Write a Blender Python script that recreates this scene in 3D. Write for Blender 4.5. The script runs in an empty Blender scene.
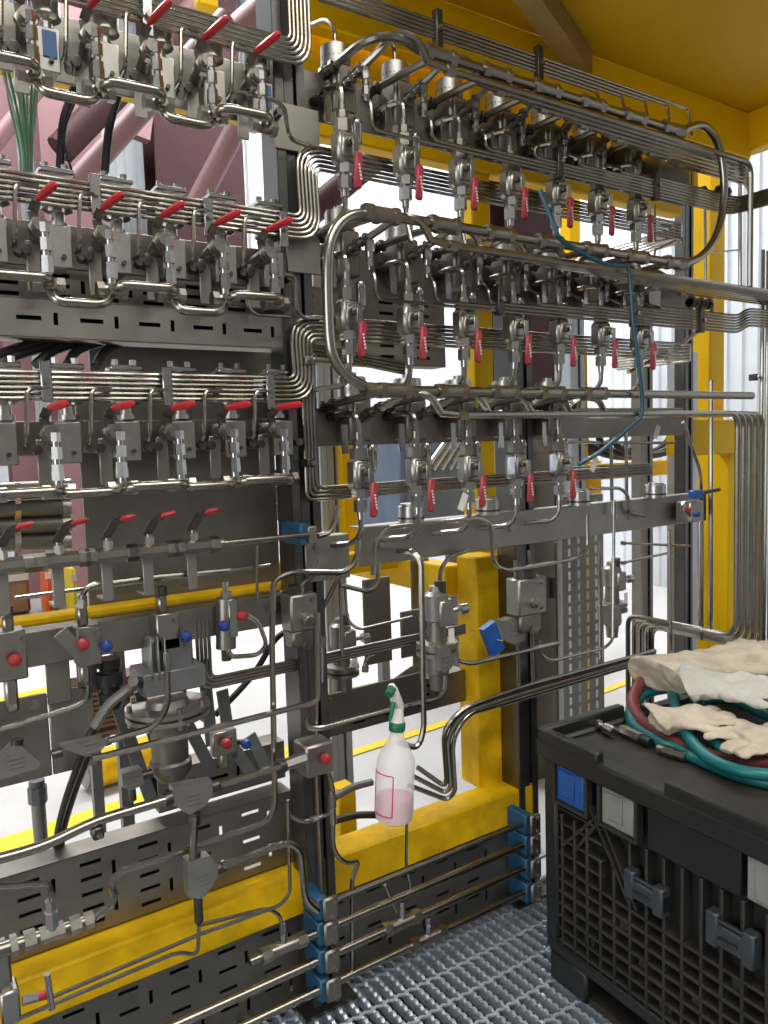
import bpy, bmesh, math, random
from mathutils import Vector as V, Matrix
random.seed(7)
C = bpy.context.scene.collection
S = bpy.context.scene
# ---------------------------------------------------------------- camera
YAW, PITCH, ROLL, DIST, HEIGHT, FPX = math.radians(33.5), math.radians(5.0), 0.032, 1.75, 1.5, 770.0
CAM = V((0, -DIST, HEIGHT))
FW = V((math.sin(YAW)*math.cos(PITCH), math.cos(YAW)*math.cos(PITCH), -math.sin(PITCH)))
R0 = FW.cross(V((0, 0, 1))).normalized(); U0 = R0.cross(FW)
RT = R0*math.cos(ROLL) - U0*math.sin(ROLL); UP = U0*math.cos(ROLL) + R0*math.sin(ROLL)
cd = bpy.data.cameras.new('camera'); cam = bpy.data.objects.new('camera', cd); C.objects.link(cam)
cd.sensor_fit = 'HORIZONTAL'; cd.sensor_width = 36; cd.lens = FPX/768*36; cd.clip_start = .02; cd.clip_end = 200
m = Matrix((RT, UP, -FW)).transposed().to_4x4(); m.translation = CAM; cam.matrix_world = m
S.camera = cam
# ---------------------------------------------------------------- world, lights, exposure
S.view_settings.view_transform = 'Standard'; S.view_settings.look = 'None'
S.view_settings.gamma = 1; S.view_settings.use_curve_mapping = False; S.view_settings.exposure = 0.10
w = bpy.data.worlds.new('world'); S.world = w; w.use_nodes = True
w.node_tree.nodes['Background'].inputs[0].default_value = (.86, .93, 1, 1)
w.node_tree.nodes['Background'].inputs[1].default_value = .35
def area(name, loc, target, sx, sy, power, col=(1, 1, 1)):
    l = bpy.data.lights.new(name, 'AREA'); l.shape = 'RECTANGLE'; l.size = sx; l.size_y = sy; l.energy = power; l.color = col
    o = bpy.data.objects.new(name, l); C.objects.link(o); o.location = loc
    o.rotation_euler = (V(target) - V(loc)).to_track_quat('-Z', 'Y').to_euler(); return o
area('skylight_rear', (2.5, 4.2, 6.6), (2.5, 4.2, 0), 9, 1.6, 950, (.97, .98, 1))
area('skylight_rear_far', (7, 4.2, 6.6), (7, 4.2, 0), 3, 3, 260, (.97, .98, 1))
area('skylight_front', (0, -3.4, 6.6), (0, -3.4, 0), 8, 1.2, 340, (1, .97, .92))
area('skylight_front_far', (0, -6.2, 6.6), (0, -6.2, 0), 8, 1.2, 260, (1, .97, .92))
area('side_fill', (-5.6, -2.5, 2.2), (2, -1.2, 1.4), 4.5, 4.0, 170, (.95, .98, 1))  # unseen lamp added on the left for side highlights on the steel

# ---------------------------------------------------------------- pixel -> place
def ray(x, y): return FW + RT*((x-384)/FPX) - UP*((y-512)/FPX)
def P(x, y, d=0.0):
    r = ray(x, y); return CAM + r*((-d + DIST)/r.y)
def PZ(x, y, z=0.0):
    r = ray(x, y); return CAM + r*((z - HEIGHT)/r.z)
def PX(x, y, X):
    r = ray(x, y); return CAM + r*(X/r.x)
def PP(pts, d=None): return [P(p[0], p[1], p[2] if len(p) > 2 else d) for p in pts]

# ---------------------------------------------------------------- materials
M = {}
def mat(name, col, metal=0.0, rough=.5, var=.12, scale=14, rvar=.12, bump=0, coords='Object', **kw):
    mt = bpy.data.materials.new(name); mt.use_nodes = True; nt = mt.node_tree; b = nt.nodes['Principled BSDF']
    b.inputs['Metallic'].default_value = metal; b.inputs['Roughness'].default_value = rough
    tc = nt.nodes.new('ShaderNodeTexCoord'); nz = nt.nodes.new('ShaderNodeTexNoise')
    nz.inputs['Scale'].default_value = scale; nz.inputs['Detail'].default_value = 4; nz.inputs['Roughness'].default_value = .6
    nt.links.new(tc.outputs[coords], nz.inputs['Vector'])
    rp = nt.nodes.new('ShaderNodeValToRGB'); rp.color_ramp.elements[0].position = .3; rp.color_ramp.elements[1].position = .72
    lo = [max(0, c*(1-var)) for c in col]; hi = [min(1, c*(1+var)) for c in col]
    rp.color_ramp.elements[0].color = (*lo, 1); rp.color_ramp.elements[1].color = (*hi, 1)
    nt.links.new(nz.outputs['Fac'], rp.inputs['Fac']); nt.links.new(rp.outputs['Color'], b.inputs['Base Color'])
    if rvar:
        mr = nt.nodes.new('ShaderNodeMapRange'); mr.inputs['To Min'].default_value = max(.03, rough-rvar); mr.inputs['To Max'].default_value = min(1, rough+rvar)
        nt.links.new(nz.outputs['Fac'], mr.inputs['Value']); nt.links.new(mr.outputs['Result'], b.inputs['Roughness'])
    if bump:
        bp = nt.nodes.new('ShaderNodeBump'); bp.inputs['Strength'].default_value = bump; bp.inputs['Distance'].default_value = .004
        nt.links.new(nz.outputs['Fac'], bp.inputs['Height']); nt.links.new(bp.outputs['Normal'], b.inputs['Normal'])
    for k, v in kw.items(): b.inputs[k].default_value = v
    M[name] = mt; return mt
mat('tube', (.37, .345, .295), 1, .23, .07, 20, .06)
mat('pipe', (.35, .325, .275), 1, .25, .08, 20, .06)
mat('tube_dark', (.26, .24, .205), 1, .32, .1, 20, .08)
mat('plate', (.275, .256, .22), 1, .48, .16, 7, .1)
mat('plate_light', (.355, .335, .295), 1, .45, .12, 9, .1)
mat('fitting', (.36, .335, .29), 1, .30, .1, 40, .08)
mat('fitting_dark', (.12, .11, .095), 1, .42, .2, 40, .1)
mat('bright', (.52, .51, .48), 1, .22, .06, 30, .06)
mat('body', (.40, .38, .34), 1, .36, .1, 30, .08)
mat('canister', (.54, .52, .48), 1, .30, .06, 20, .05)
mat('alloy', (.16, .165, .165), .35, .45, .12, 20, .08)
mat('alloy_light', (.27, .262, .24), .7, .42, .12, 20, .08)
mat('galvanised', (.66, .73, .84), .6, .30, .22, 60, .12)
mat('post', (.17, .168, .16), 1, .38, .15, 10, .08)
mat('post_pale', (.52, .56, .62), .7, .4, .1, 10, .08)
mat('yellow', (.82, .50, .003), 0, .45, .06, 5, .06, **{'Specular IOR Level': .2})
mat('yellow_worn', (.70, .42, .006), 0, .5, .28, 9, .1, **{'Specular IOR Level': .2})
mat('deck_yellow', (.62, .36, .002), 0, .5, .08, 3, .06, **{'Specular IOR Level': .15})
mat('joist', (.30, .20, .06), .3, .45, .2, 8, .08)
mat('red_grip', (.50, .02, .025), 0, .38, .15, 40, .06)
mat('red_vinyl', (.34, .035, .05), 0, .42, .12, 40, .06)
mat('red_knob', (.33, .02, .018), 0, .5, .1, 40, .04)
mat('blue_knob', (.012, .045, .20), 0, .5, .1, 40, .04)
mat('blue_clamp', (.011, .075, .15), 0, .45, .12, 30, .06)
mat('blue_label', (.03, .10, .24), 0, .4, .1, 30, .05)
mat('blue_plastic', (.010, .075, .30), 0, .4, .12, 30, .06)
mat('teal_hose', (.008, .15, .15), 0, .38, .18, 30, .08)
mat('teal_tube', (.004, .075, .115), 0, .35, .1, 30, .05)
mat('maroon_hose', (.16, .03, .03), 0, .5, .2, 40, .08, bump=.3)
mat('black_rubber', (.012, .012, .013), 0, .45, .2, 30, .08)
mat('black_plastic', (.010, .010, .0095), 0, .5, .35, 6, .12)
mat('dusty_plastic', (.024, .021, .017), 0, .62, .45, 9, .1)
mat('latch_grey', (.038, .046, .052), 0, .42, .15, 12, .08)
mat('card_clear', (.24, .24, .22), 0, .3, .2, 12, .08)
mat('glove', (.50, .43, .33), 0, .9, .16, 12, .02, bump=.5)
mat('glove_white', (.48, .455, .41), 0, .9, .08, 14, .02, bump=.4)
mat('white_plastic', (.80, .78, .70), 0, .4, .04, 20, .04)
mat('green_plastic', (.01, .14, .06), 0, .4, .1, 20, .04)
mat('bottle', (.86, .85, .86), 0, .35, .02, 20, .02, Alpha=.48)
mat('pink_liquid', (.72, .25, .30), 0, .2, .03, 20, .02)
mat('print_red', (.55, .01, .06), 0, .4, .05, 20, .02)
mat('white_tag', (.72, .70, .64), 0, .5, .08, 20, .04)
mat('white_blue', (.60, .66, .76), 0, .45, .06, 20, .04)
mat('orange', (.80, .12, .02), 0, .45, .1, 20, .04)
mat('green_wire_pale', (.30, .42, .30), 0, .4, .2, 20, .05)
mat('green_wire', (.10, .30, .16), 0, .4, .2, 20, .05)
mat('concrete', (.52, .51, .49), 0, .75, .14, 1.3, .05)
mat('floor_paint', (.85, .62, .03), 0, .55, .1, 3, .05)
mat('low_bounce_floor', (.16, .155, .15), 0, .7, .2, 2, .05)  # front floor colour set dark to reduce light bounced up at the steel
mat('roof_grey', (.22, .22, .22), 0, .6, .1, 2, .04)
mat('gap_shade', (.022, .026, .03), 0, .7, .3, 4, .05)
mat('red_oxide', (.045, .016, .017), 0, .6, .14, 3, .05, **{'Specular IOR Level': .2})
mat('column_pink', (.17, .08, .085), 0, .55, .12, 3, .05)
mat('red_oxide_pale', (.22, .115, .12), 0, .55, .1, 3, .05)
mat('cladding', (.62, .66, .70), 0, .5, .05, 3, .04)
mat('hall_grey', (.16, .16, .16), 0, .7, .1, 2, .04)
mat('wood', (.30, .17, .09), 0, .7, .35, 8, .05)
mat('slate', (.10, .14, .20), 0, .4, .2, 6, .05)

# ---------------------------------------------------------------- mesh building
class MB:
    def __init__(s): s.v = []; s.f = []; s.sm = []
    def add(s, vs, fs, smooth=False):
        n = len(s.v); s.v += [tuple(v) for v in vs]; s.f += [tuple(n+i for i in f) for f in fs]; s.sm += [smooth]*len(fs); return s
    def box(s, c, size, rot=None):
        c = V(c); h = V(size)/2; vs = []
        for x in (-1, 1):
            for y in (-1, 1):
                for z in (-1, 1):
                    p = V((x*h.x, y*h.y, z*h.z)); vs.append(c + (rot @ p if rot else p))
        return s.add(vs, [(0, 1, 3, 2), (4, 6, 7, 5), (0, 4, 5, 1), (2, 3, 7, 6), (0, 2, 6, 4), (1, 5, 7, 3)])
    def bar(s, a, b, wy, wz, up=V((0, 0, 1))):
        a = V(a); b = V(b); t = (b-a).normalized(); sd = t.cross(up)
        if sd.length < 1e-4: sd = t.cross(V((0, 1, 0)))
        sd.normalize(); u = sd.cross(t); rot = Matrix((t, sd, u)).transposed()
        return s.box((a+b)/2, ((b-a).length, wy, wz), rot)
    def cbox(s, c, size, ch=.004, rot=None):          # box with chamfered edges
        c = V(c); h = V(size)/2; ch = min(ch, h.x*.8, h.y*.8, h.z*.8); bm = bmesh.new(); bmesh.ops.create_cube(bm, size=1)
        for v in bm.verts: v.co = V((v.co.x*size[0], v.co.y*size[1], v.co.z*size[2]))
        bmesh.ops.bevel(bm, geom=list(bm.edges), offset=ch, segments=1, affect='EDGES')
        bm.verts.index_update(); vs = [c + (rot @ v.co if rot else v.co) for v in bm.verts]; fs = [[v.index for v in f.verts] for f in bm.faces]; bm.free()
        return s.add(vs, fs)
    def frame(s, t):
        t = V(t).normalized(); a = V((0, 0, 1)) if abs(t.z) < .9 else V((1, 0, 0)); x = a.cross(t).normalized(); return t, x, t.cross(x)
    def cyl(s, a, b, r, r2=None, n=12, smooth=None, phase=0):
        a = V(a); b = V(b); r2 = r if r2 is None else r2; t, x, y = s.frame(b-a); vs = []
        for c, q in ((a, r), (b, r2)):
            for i in range(n):
                g = 2*math.pi*i/n + phase; vs.append(c + x*math.cos(g)*q + y*math.sin(g)*q)
        fs = [(i, (i+1) % n, n+(i+1) % n, n+i) for i in range(n)]
        s.add(vs, fs, (n > 6) if smooth is None else smooth)
        k = len(s.v) - 2*n
        s.f += [tuple(k+i for i in reversed(range(n))), tuple(k+n+i for i in range(n))]; s.sm += [False, False]; return s
    def lathe(s, o, axis, prof, n=16):                # prof: (along axis, radius)
        o = V(o); t, x, y = s.frame(axis); k = len(s.v)
        for h, r in prof:
            for i in range(n):
                g = 2*math.pi*i/n; s.v.append(tuple(o + t*h + x*math.cos(g)*r + y*math.sin(g)*r))
        for j in range(len(prof)-1):
            for i in range(n):
                s.f.append((k+j*n+i, k+j*n+(i+1) % n, k+(j+1)*n+(i+1) % n, k+(j+1)*n+i)); s.sm.append(True)
        e = k+(len(prof)-1)*n
        s.f += [tuple(k+i for i in reversed(range(n))), tuple(e+i for i in range(n))]; s.sm += [False, False]; return s
    def sweep(s, pts, r, n=8):
        pts = [V(p) for p in pts]; k = len(s.v); T = []
        for i in range(len(pts)):
            a = pts[max(0, i-1)]; b = pts[min(len(pts)-1, i+1)]; T.append((b-a).normalized())
        _, x, y = s.frame(T[0]); rr = r if isinstance(r, (list, tuple)) else [r]*len(pts)
        for i, p in enumerate(pts):
            x = (x - T[i]*x.dot(T[i])).normalized(); y = T[i].cross(x)
            for j in range(n):
                g = 2*math.pi*j/n; s.v.append(tuple(p + x*math.cos(g)*rr[i] + y*math.sin(g)*rr[i]))
        for i in range(len(pts)-1):
            for j in range(n):
                s.f.append((k+i*n+j, k+i*n+(j+1) % n, k+(i+1)*n+(j+1) % n, k+(i+1)*n+j)); s.sm.append(True)
        e = k+(len(pts)-1)*n
        s.f += [tuple(k+i for i in reversed(range(n))), tuple(e+i for i in range(n))]; s.sm += [False, False]; return s
    def prism(s, poly, ext):                          # poly: 3D loop, ext: vector
        n = len(poly); poly = [V(p) for p in poly]; vs = poly + [p+V(ext) for p in poly]
        return s.add(vs, [tuple(range(n)), tuple(reversed(range(n, 2*n)))] + [(i, n+i, n+(i+1) % n, (i+1) % n) for i in range(n)])
    def slotted(s, x0, x1, z0, z1, y, th, slots):     # plate in XZ with true holes: slots (cx, cz, w, h)
        xs = sorted({x0, x1} | {round(q, 5) for c in slots for q in (c[0]-c[2]/2, c[0]+c[2]/2) if x0 < q < x1})
        zs = sorted({z0, z1} | {round(q, 5) for c in slots for q in (c[1]-c[3]/2, c[1]+c[3]/2) if z0 < q < z1})
        def hole(i, j):
            if i < 0 or j < 0 or i >= len(xs)-1 or j >= len(zs)-1: return True
            a = (xs[i]+xs[i+1])/2; b = (zs[j]+zs[j+1])/2
            return any(abs(a-c[0]) < c[2]/2 and abs(b-c[1]) < c[3]/2 for c in slots)
        H = {(i, j): hole(i, j) for i in range(-1, len(xs)) for j in range(-1, len(zs))}
        for i in range(len(xs)-1):
            for j in range(len(zs)-1):
                if H[i, j]: continue
                a, b, c, d = xs[i], xs[i+1], zs[j], zs[j+1]
                s.add([(a, y, c), (b, y, c), (b, y, d), (a, y, d)], [(0, 1, 2, 3)])
                s.add([(a, y+th, c), (b, y+th, c), (b, y+th, d), (a, y+th, d)], [(3, 2, 1, 0)])
                if H[i-1, j]: s.add([(a, y, c), (a, y, d), (a, y+th, d), (a, y+th, c)], [(0, 1, 2, 3)])
                if H[i+1, j]: s.add([(b, y, c), (b, y, d), (b, y+th, d), (b, y+th, c)], [(3, 2, 1, 0)])
                if H[i, j-1]: s.add([(a, y, c), (b, y, c), (b, y+th, c), (a, y+th, c)], [(3, 2, 1, 0)])
                if H[i, j+1]: s.add([(a, y, d), (b, y, d), (b, y+th, d), (a, y+th, d)], [(0, 1, 2, 3)])
        return s
    def mesh(s, name, mt):
        me = bpy.data.meshes.new(name); me.from_pydata(s.v, [], s.f)
        me.polygons.foreach_set('use_smooth', s.sm); me.materials.append(M[mt] if isinstance(mt, str) else mt)
        me.update(); me.set_sharp_from_angle(angle=math.radians(38)); return me
    def build(s, name, mt, parent=None):
        return link(name, s.mesh(name, mt), parent)
def link(name, me, parent=None):
    o = bpy.data.objects.new(name, me); C.objects.link(o)
    if parent: o.parent = parent
    return o
def tag(o, label=None, cat=None, group=None, kind=None):
    if label: o['label'] = label
    if cat: o['category'] = cat
    if group: o['group'] = group
    if kind: o['kind'] = kind
    return o
def thing(name, loc, label, cat, group=None):
    o = bpy.data.objects.new(name, None); C.objects.link(o); o.location = loc; o.empty_display_size = .02
    return tag(o, label, cat, group)
def place(parts, name, loc, label, cat, group=None, rotz=0):
    """parts: list of (part name, mesh, [sub-parts]); meshes are shared between the copies"""
    t = thing(name, loc, label, cat, group); t.rotation_euler.z = rotz
    for p in parts:
        o = link(p[0], p[1], t)
        for q in (p[2] if len(p) > 2 else ()): link(q[0], q[1], o)
    return t
def fillet(pts, R=.03, seg=5):
    pts = [V(p) for p in pts]; out = [pts[0]]
    for i in range(1, len(pts)-1):
        a, b, c = pts[i-1], pts[i], pts[i+1]; r = R[i-1] if isinstance(R, (list, tuple)) else R
        u = (a-b); v = (c-b); r1 = min(r, u.length*.49, v.length*.49)
        p = b + u.normalized()*r1; q = b + v.normalized()*r1
        for k in range(seg+1):
            t = k/seg; out.append(p*(1-t)**2 + b*2*t*(1-t) + q*t*t)
    out.append(pts[-1]); return out
def catmull(pts, seg=6):
    pts = [V(p) for p in pts]; out = []
    for i in range(len(pts)-1):
        p0 = pts[max(0, i-1)]; p1 = pts[i]; p2 = pts[i+1]; p3 = pts[min(len(pts)-1, i+2)]
        for k in range(seg):
            t = k/seg; out.append(.5*((2*p1) + (p2-p0)*t + (2*p0-5*p1+4*p2-p3)*t*t + (3*p1-p0-3*p2+p3)*t**3))
    out.append(pts[-1]); return out
ORD = ['first', 'second', 'third', 'fourth', 'fifth', 'sixth', 'seventh', 'eighth', 'ninth', 'tenth', 'eleventh', 'twelfth']
def nut(parent, a, axis, r=.012, L=.022, mt='fitting', name='union_nut', thin=True):
    a = V(a); t = V(axis).normalized(); b = MB(); b.cyl(a, a+t*L, r, n=6)
    if thin: b.cyl(a+t*L, a+t*(L*1.5), r*.72, n=10)
    return b.build(name, mt, parent)
def tube(label, pts, r=.0055, d=None, mt='tube', R=.03, name='steel_tube', cat='tube', group=None, smooth=False, nuts=(), n=8, px=True, nr=None):
    pts = PP(pts, d) if px else [V(p) for p in pts]
    path = catmull(pts) if smooth else fillet(pts, R)
    o = MB().sweep(path, r, n).build(name, mt); tag(o, label, cat, group)
    nr = nr or r*1.75
    for k in nuts:
        if k == 0: nut(o, path[0], path[1]-path[0], nr, nr*1.8)
        elif k == -1: nut(o, path[-1], path[-2]-path[-1], nr, nr*1.8)
    return o
def boltheads(parent, pts, r=.009, axis=(0, -1, 0), L=.008, mt='fitting', name='bolt'):
    me = MB().cyl((0, 0, 0), V(axis)*.002, r*1.5, n=12).cyl(V(axis)*.002, V(axis)*L, r, n=6).mesh(name, mt)
    for p in pts: o = link(name, me, parent); o.location = p

# ================================================================ THE HALL
def struct(o): o['kind'] = 'structure'; return o
struct(MB().box((2.5, 3.6, -.22), (17, 7.0, .1)).build('floor', 'concrete'))
struct(MB().box((2.5, -3.7, -.22), (17, 7.6, .1)).build('floor_front', 'low_bounce_floor'))
shade_sheet = struct(MB().box((1.4, -.75, -.14), (3.9, 1.9, .03)).build('floor_shade_sheet', 'gap_shade'))  # dark sheet added below the bars to deepen the shade between them
grate = bpy.data.objects.new('floor_grating', None); C.objects.link(grate); struct(grate)
gy0, gy1 = -1.45, .06
gb = MB(); prof = []; k = int((gy1-gy0)/.023)
for i in range(k):
    y = gy0 + (gy1-gy0)*i/k; q = (gy1-gy0)/k
    prof += [(y, -.0062), (y+q*.28, 0), (y+q*.72, 0)]
prof += [(gy1, -.0062)]
for i in range(len(prof)-1):
    (ya, za), (yb, zb) = prof[i], prof[i+1]; t = .0047
    gb.add([(-t, ya, za), (t, ya, za), (t, yb, zb), (-t, yb, zb)], [(0, 1, 2, 3)])
    for sgn in (-1, 1): gb.add([(sgn*t, ya, za), (sgn*t, yb, zb), (sgn*t, yb, -.03), (sgn*t, ya, -.03)], [(0, 1, 2, 3) if sgn > 0 else (3, 2, 1, 0)])
gme = gb.mesh('bearing_bar', 'galvanised')
x = -.05
while x < 3.2:
    o = link('bearing_bar', gme, grate); o.location = (x, 0, 0); x += .0365
rme = MB().sweep([(-.06+.0365*j*.5, .003*(j % 2), .003 if j % 2 else -.001) for j in range(180)], .0042, 5).mesh('cross_rod', 'galvanised')
y = gy0 + .05
while y < gy1:
    o = link('cross_rod', rme, grate); o.location = (0, y, -.002); y += .1
eb = MB().box((1.57, gy1+.012, -.017), (3.3, .012, .05)).build('edge_bar', 'galvanised', grate)

def corrugated(a, b, z0, z1, pitch, depth, inward):
    a = V(a); b = V(b); L = (b-a).length; t = (b-a)/L; n = int(L/pitch); vs = []; fs = []; inn = V(inward)*depth
    sec = []
    for i in range(n):
        for q, dd in ((0, 0), (.5, 0), (.6, 1), (.9, 1)): sec.append(a + t*pitch*(i+q) + inn*dd)
    for p in sec: vs += [(p.x, p.y, z0), (p.x, p.y, z1)]
    for i in range(len(sec)-1): fs.append((2*i, 2*i+2, 2*i+3, 2*i+1))
    return MB().add(vs, fs)
struct(corrugated((-5, 6.8, 0), (10.5, 6.8, 0), -.17, 6.9, .25, .03, (0, -1, 0)).build('wall_back', 'cladding'))
struct(corrugated((7.2, 6.8, 0), (7.2, -7.4, 0), -.17, 6.9, .16, .025, (-1, 0, 0)).build('wall_right', 'cladding'))
struct(MB().box((1, -7.5, 3.4), (13, .1, 7.1)).build('wall_front', 'hall_grey'))
# left side wall with an unseen opening added for the side lamp, roof with skylight openings
struct(MB().box((-6, -6, 3.4), (.1, 3, 7.1)).box((-6, 3.5, 3.4), (.1, 7, 7.1)).box((-6, -2.3, 5.6), (.1, 4.6, 2.6)).build('wall_left', 'hall_grey'))
rf = MB()
for (a, b) in ((-7.5, -6.9), (-5.5, -4.1), (-2.7, 3.2), (5.2, 6.9)): rf.box((1, (a+b)/2, 6.95), (14.2, b-a, .1))
struct(rf.build('ceiling', 'roof_grey'))

def hcol(name, label, x, y, w, dp, mt, z0=-.17, z1=6.8):
    t = thing(name, (x, y, z0), label, 'column', 'red hall columns')
    h = z1-z0
    MB().box((0, -dp/2, h/2), (w, .03, h)).build('flange', mt, t); MB().box((0, dp/2, h/2), (w, .03, h)).build('flange', mt, t)
    MB().box((0, 0, h/2), (.02, dp-.03, h)).build('web', mt, t)
    MB().box((0, 0, .02), (w+.15, dp+.15, .04)).build('base_plate', mt, t)
    return t
def colat(px0, px1, y): a = P(px0, 120, -y); b = P(px1, 120, -y); return (a.x+b.x)/2, b.x-a.x
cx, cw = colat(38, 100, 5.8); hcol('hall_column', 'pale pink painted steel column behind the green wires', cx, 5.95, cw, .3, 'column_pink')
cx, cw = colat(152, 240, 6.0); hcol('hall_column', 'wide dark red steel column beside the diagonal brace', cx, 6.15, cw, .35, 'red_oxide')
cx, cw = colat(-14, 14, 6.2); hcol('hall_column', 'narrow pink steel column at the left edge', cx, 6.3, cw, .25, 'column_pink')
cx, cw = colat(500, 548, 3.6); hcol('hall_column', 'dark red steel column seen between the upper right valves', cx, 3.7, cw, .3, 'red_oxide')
def brace(label, a, b, Y, r, mt='red_oxide_pale'):
    pa = P(*a, -Y); pb_ = P(*b, -Y); pb_ = pa + (pb_-pa)*1.7
    o = MB().cyl(pa, pb_, r, n=14).build('brace', mt); o.name = 'roof_brace'; return tag(o, label, 'brace', 'roof and wall braces')
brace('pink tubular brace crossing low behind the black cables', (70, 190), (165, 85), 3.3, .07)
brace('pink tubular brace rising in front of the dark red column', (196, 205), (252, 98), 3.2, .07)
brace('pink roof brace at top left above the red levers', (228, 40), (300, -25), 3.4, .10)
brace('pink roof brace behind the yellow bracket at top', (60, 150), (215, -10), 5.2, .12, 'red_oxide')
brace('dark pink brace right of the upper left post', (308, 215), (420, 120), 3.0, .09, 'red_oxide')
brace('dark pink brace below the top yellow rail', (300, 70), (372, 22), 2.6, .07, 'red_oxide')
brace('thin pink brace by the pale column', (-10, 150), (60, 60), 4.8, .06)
for i, (a, b) in enumerate([((255, 30), (330, 5)), ((100, 110), (150, 130))]):
    tag(MB().bar(P(*a, -6), P(*b, -6), .12, .25).build('roof_purlin', 'red_oxide_pale'), ['pale roof purlin at the top behind the tube bends', 'pale purlin low between the red columns'][i], 'beam', 'roof purlins')
# yellow lines on the hall floor
def floorline(label, a, b, wdt):
    A = PZ(*a, -.165); B = PZ(*b, -.165); tag(MB().bar(A, B, wdt, .004).build('floor_line', 'floor_paint'), label, 'floor marking', 'painted floor lines')
floorline('yellow painted line on the concrete at far left', (-20, 705), (75, 682), .10)
floorline('yellow painted line low on the concrete behind the tray', (-10, 850), (310, 745), .15)
floorline('yellow painted line seen behind the spray bottle', (330, 760), (470, 715), .07)
floorline('yellow painted line seen beside the blue clamps', (525, 720), (700, 655), .06)

# ================================================================ THE YELLOW FRAME
def beam(name, label, c, s, mt='yellow', cat='beam', group='yellow skid frame'):
    o = MB().cbox(c, s, .006).build(name, mt); return tag(o, label, cat, group)
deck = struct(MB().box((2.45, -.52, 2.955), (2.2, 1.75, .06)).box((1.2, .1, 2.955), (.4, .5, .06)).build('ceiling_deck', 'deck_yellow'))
beam('deck_beam', 'long yellow beam under the rear edge of the deck', (2.25, .33, 2.825), (2.3, .06, .20))
beam('deck_beam', 'yellow end beam of the deck at upper right', (3.42, -.5, 2.845), (.08, 1.72, .17))
a = V((1.35, -.16, 2.88)); b = V((2.31, .31, 2.88))
tag(MB().bar(a, b, .075, .08).build('deck_joist', 'joist'), 'worn ochre joist crossing under the deck', 'beam', 'yellow skid frame')
beam('yellow_rail', 'yellow upper rail running behind the top valve rows', (1.2, .33, 2.455), (3.4, .06, .085))
beam('yellow_rail', 'dull yellow top rail just under the deck', (2.1, .42, 2.68), (2.1, .05, .22), 'yellow_worn')
beam('yellow_post', 'tall yellow post behind the right valve rows', (1.81, .36, 1.87), (.085, .085, 2.0), cat='post')
beam('yellow_post', 'short worn yellow post above the bottom beam', (1.617, .15, .755), (.105, .10, .76), 'yellow_worn', 'post')
o = beam('yellow_rail', 'yellow rail running back from the short post', (1.56, .80, 1.05), (.08, 1.2, .10)); 
beam('yellow_rail', 'thin yellow rail along the top of the lower left plates', (.25, .10, 1.135), (1.5, .05, .022), 'yellow_worn')
beam('yellow_rail', 'yellow rear rail behind the middle post', (1.2, .5, 1.10), (.75, .06, .07))
beam('yellow_beam', 'worn yellow bottom beam left of the middle post', (.21, .07, .31), (1.42, .10, .11), 'yellow_worn')
beam('yellow_beam', 'worn yellow bottom beam right of the middle post', (1.33, .07, .325), (.80, .10, .11), 'yellow_worn')
beam('yellow_post', 'small yellow stub post under the black conduit', (1.28, .5, .08), (.07, .07, .50), 'yellow', 'post')
beam('yellow_post', 'yellow column behind the upper right loop', (P(709, 260, -.7).x, .7, 1.34), (.13, .10, 3.02), cat='post')
beam('yellow_post', 'wide yellow column at the right edge', (P(737, 520, -.6).x, .6, .66), (.34, .12, 1.66), cat='post')
beam('yellow_beam', 'yellow cross beam at the right behind the vertical tubes', (P(715, 437, -.55).x, .55, P(715, 437, -.55).z), (.65, .10, .17))
beam('yellow_rail', 'yellow rail behind the black hose coil', (P(610, 470, -1.2).x, 1.2, P(610, 471, -1.2).z), (1.9, .06, .09))
beam('yellow_post', 'yellow post below the teal tube', (P(592, 490, -1.25).x, 1.3, .60), (.17, .10, 1.54), cat='post')
beam('yellow_post', 'thin bright yellow post behind the third row valves', (P(345, 470, -.7).x, .7, 1.36), (.06, .06, .55), cat='post')
beam('yellow_post', 'yellow post ending behind the second row of valves', (P(572, 357, -.9).x, .9, (P(572, 345, -.9).z-.17)/2), (.16, .06, P(572, 345, -.9).z+.17), cat='post')
beam('yellow_post', 'slim yellow upright between the white panels', (P(570, 230, -1.6).x, 1.6, 1.4), (.10, .08, 3.14), cat='post')
beam('yellow_bracket', 'small yellow bracket at the very top left', (P(206, 0, -.8).x, .8, P(206, 0, -.8).z+.05), (.07, .05, .16), cat='bracket')

# ================================================================ STEEL POSTS, TRAYS AND PLATES
def cpost(name, label, X, Y, z0, z1, w=.08, dp=.08, mt='post', group='steel posts'):
    t = thing(name, (X, Y, z0), label, 'post', group); h = z1-z0
    MB().box((0, 0, h/2), (w*.3, dp*.9, h)).build('web', mt, t)
    for s_ in (-1, 1):
        MB().box((s_*w*.36, -dp/2, h/2), (w*.28, .008, h)).build('flange', mt, t)
        MB().box((s_*w*.48, 0, h/2), (.006, dp, h)).build('side_wall', mt, t)
    MB().box((0, dp/2, h/2), (w, .008, h)).build('back_wall', mt, t)
    MB().box((0, 0, .005), (w+.08, dp+.06, .010)).build('foot_plate', mt, t)
    return t
cpost('steel_post', 'dark channel post between the left and right panels', .915, .03, 0, 3.2)
cpost('steel_post', 'dark post beside the blue clamps near the crate', 1.70, .06, 0, 1.9)
cpost('steel_post', 'dark post at the right end of the valve rows', P(684, 300, -.42).x, .42, 0, 2.9, .055, .05)
cpost('steel_post', 'pale grey upright behind the short yellow post', 1.86, .22, 0, 1.75, .07, .05, 'post_pale')
cpost('steel_post', 'pale upright under the right end of the mounting bar', P(682, 560, -.6).x, .6, 0, 1.9, .13, .07, 'post_pale')
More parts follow.
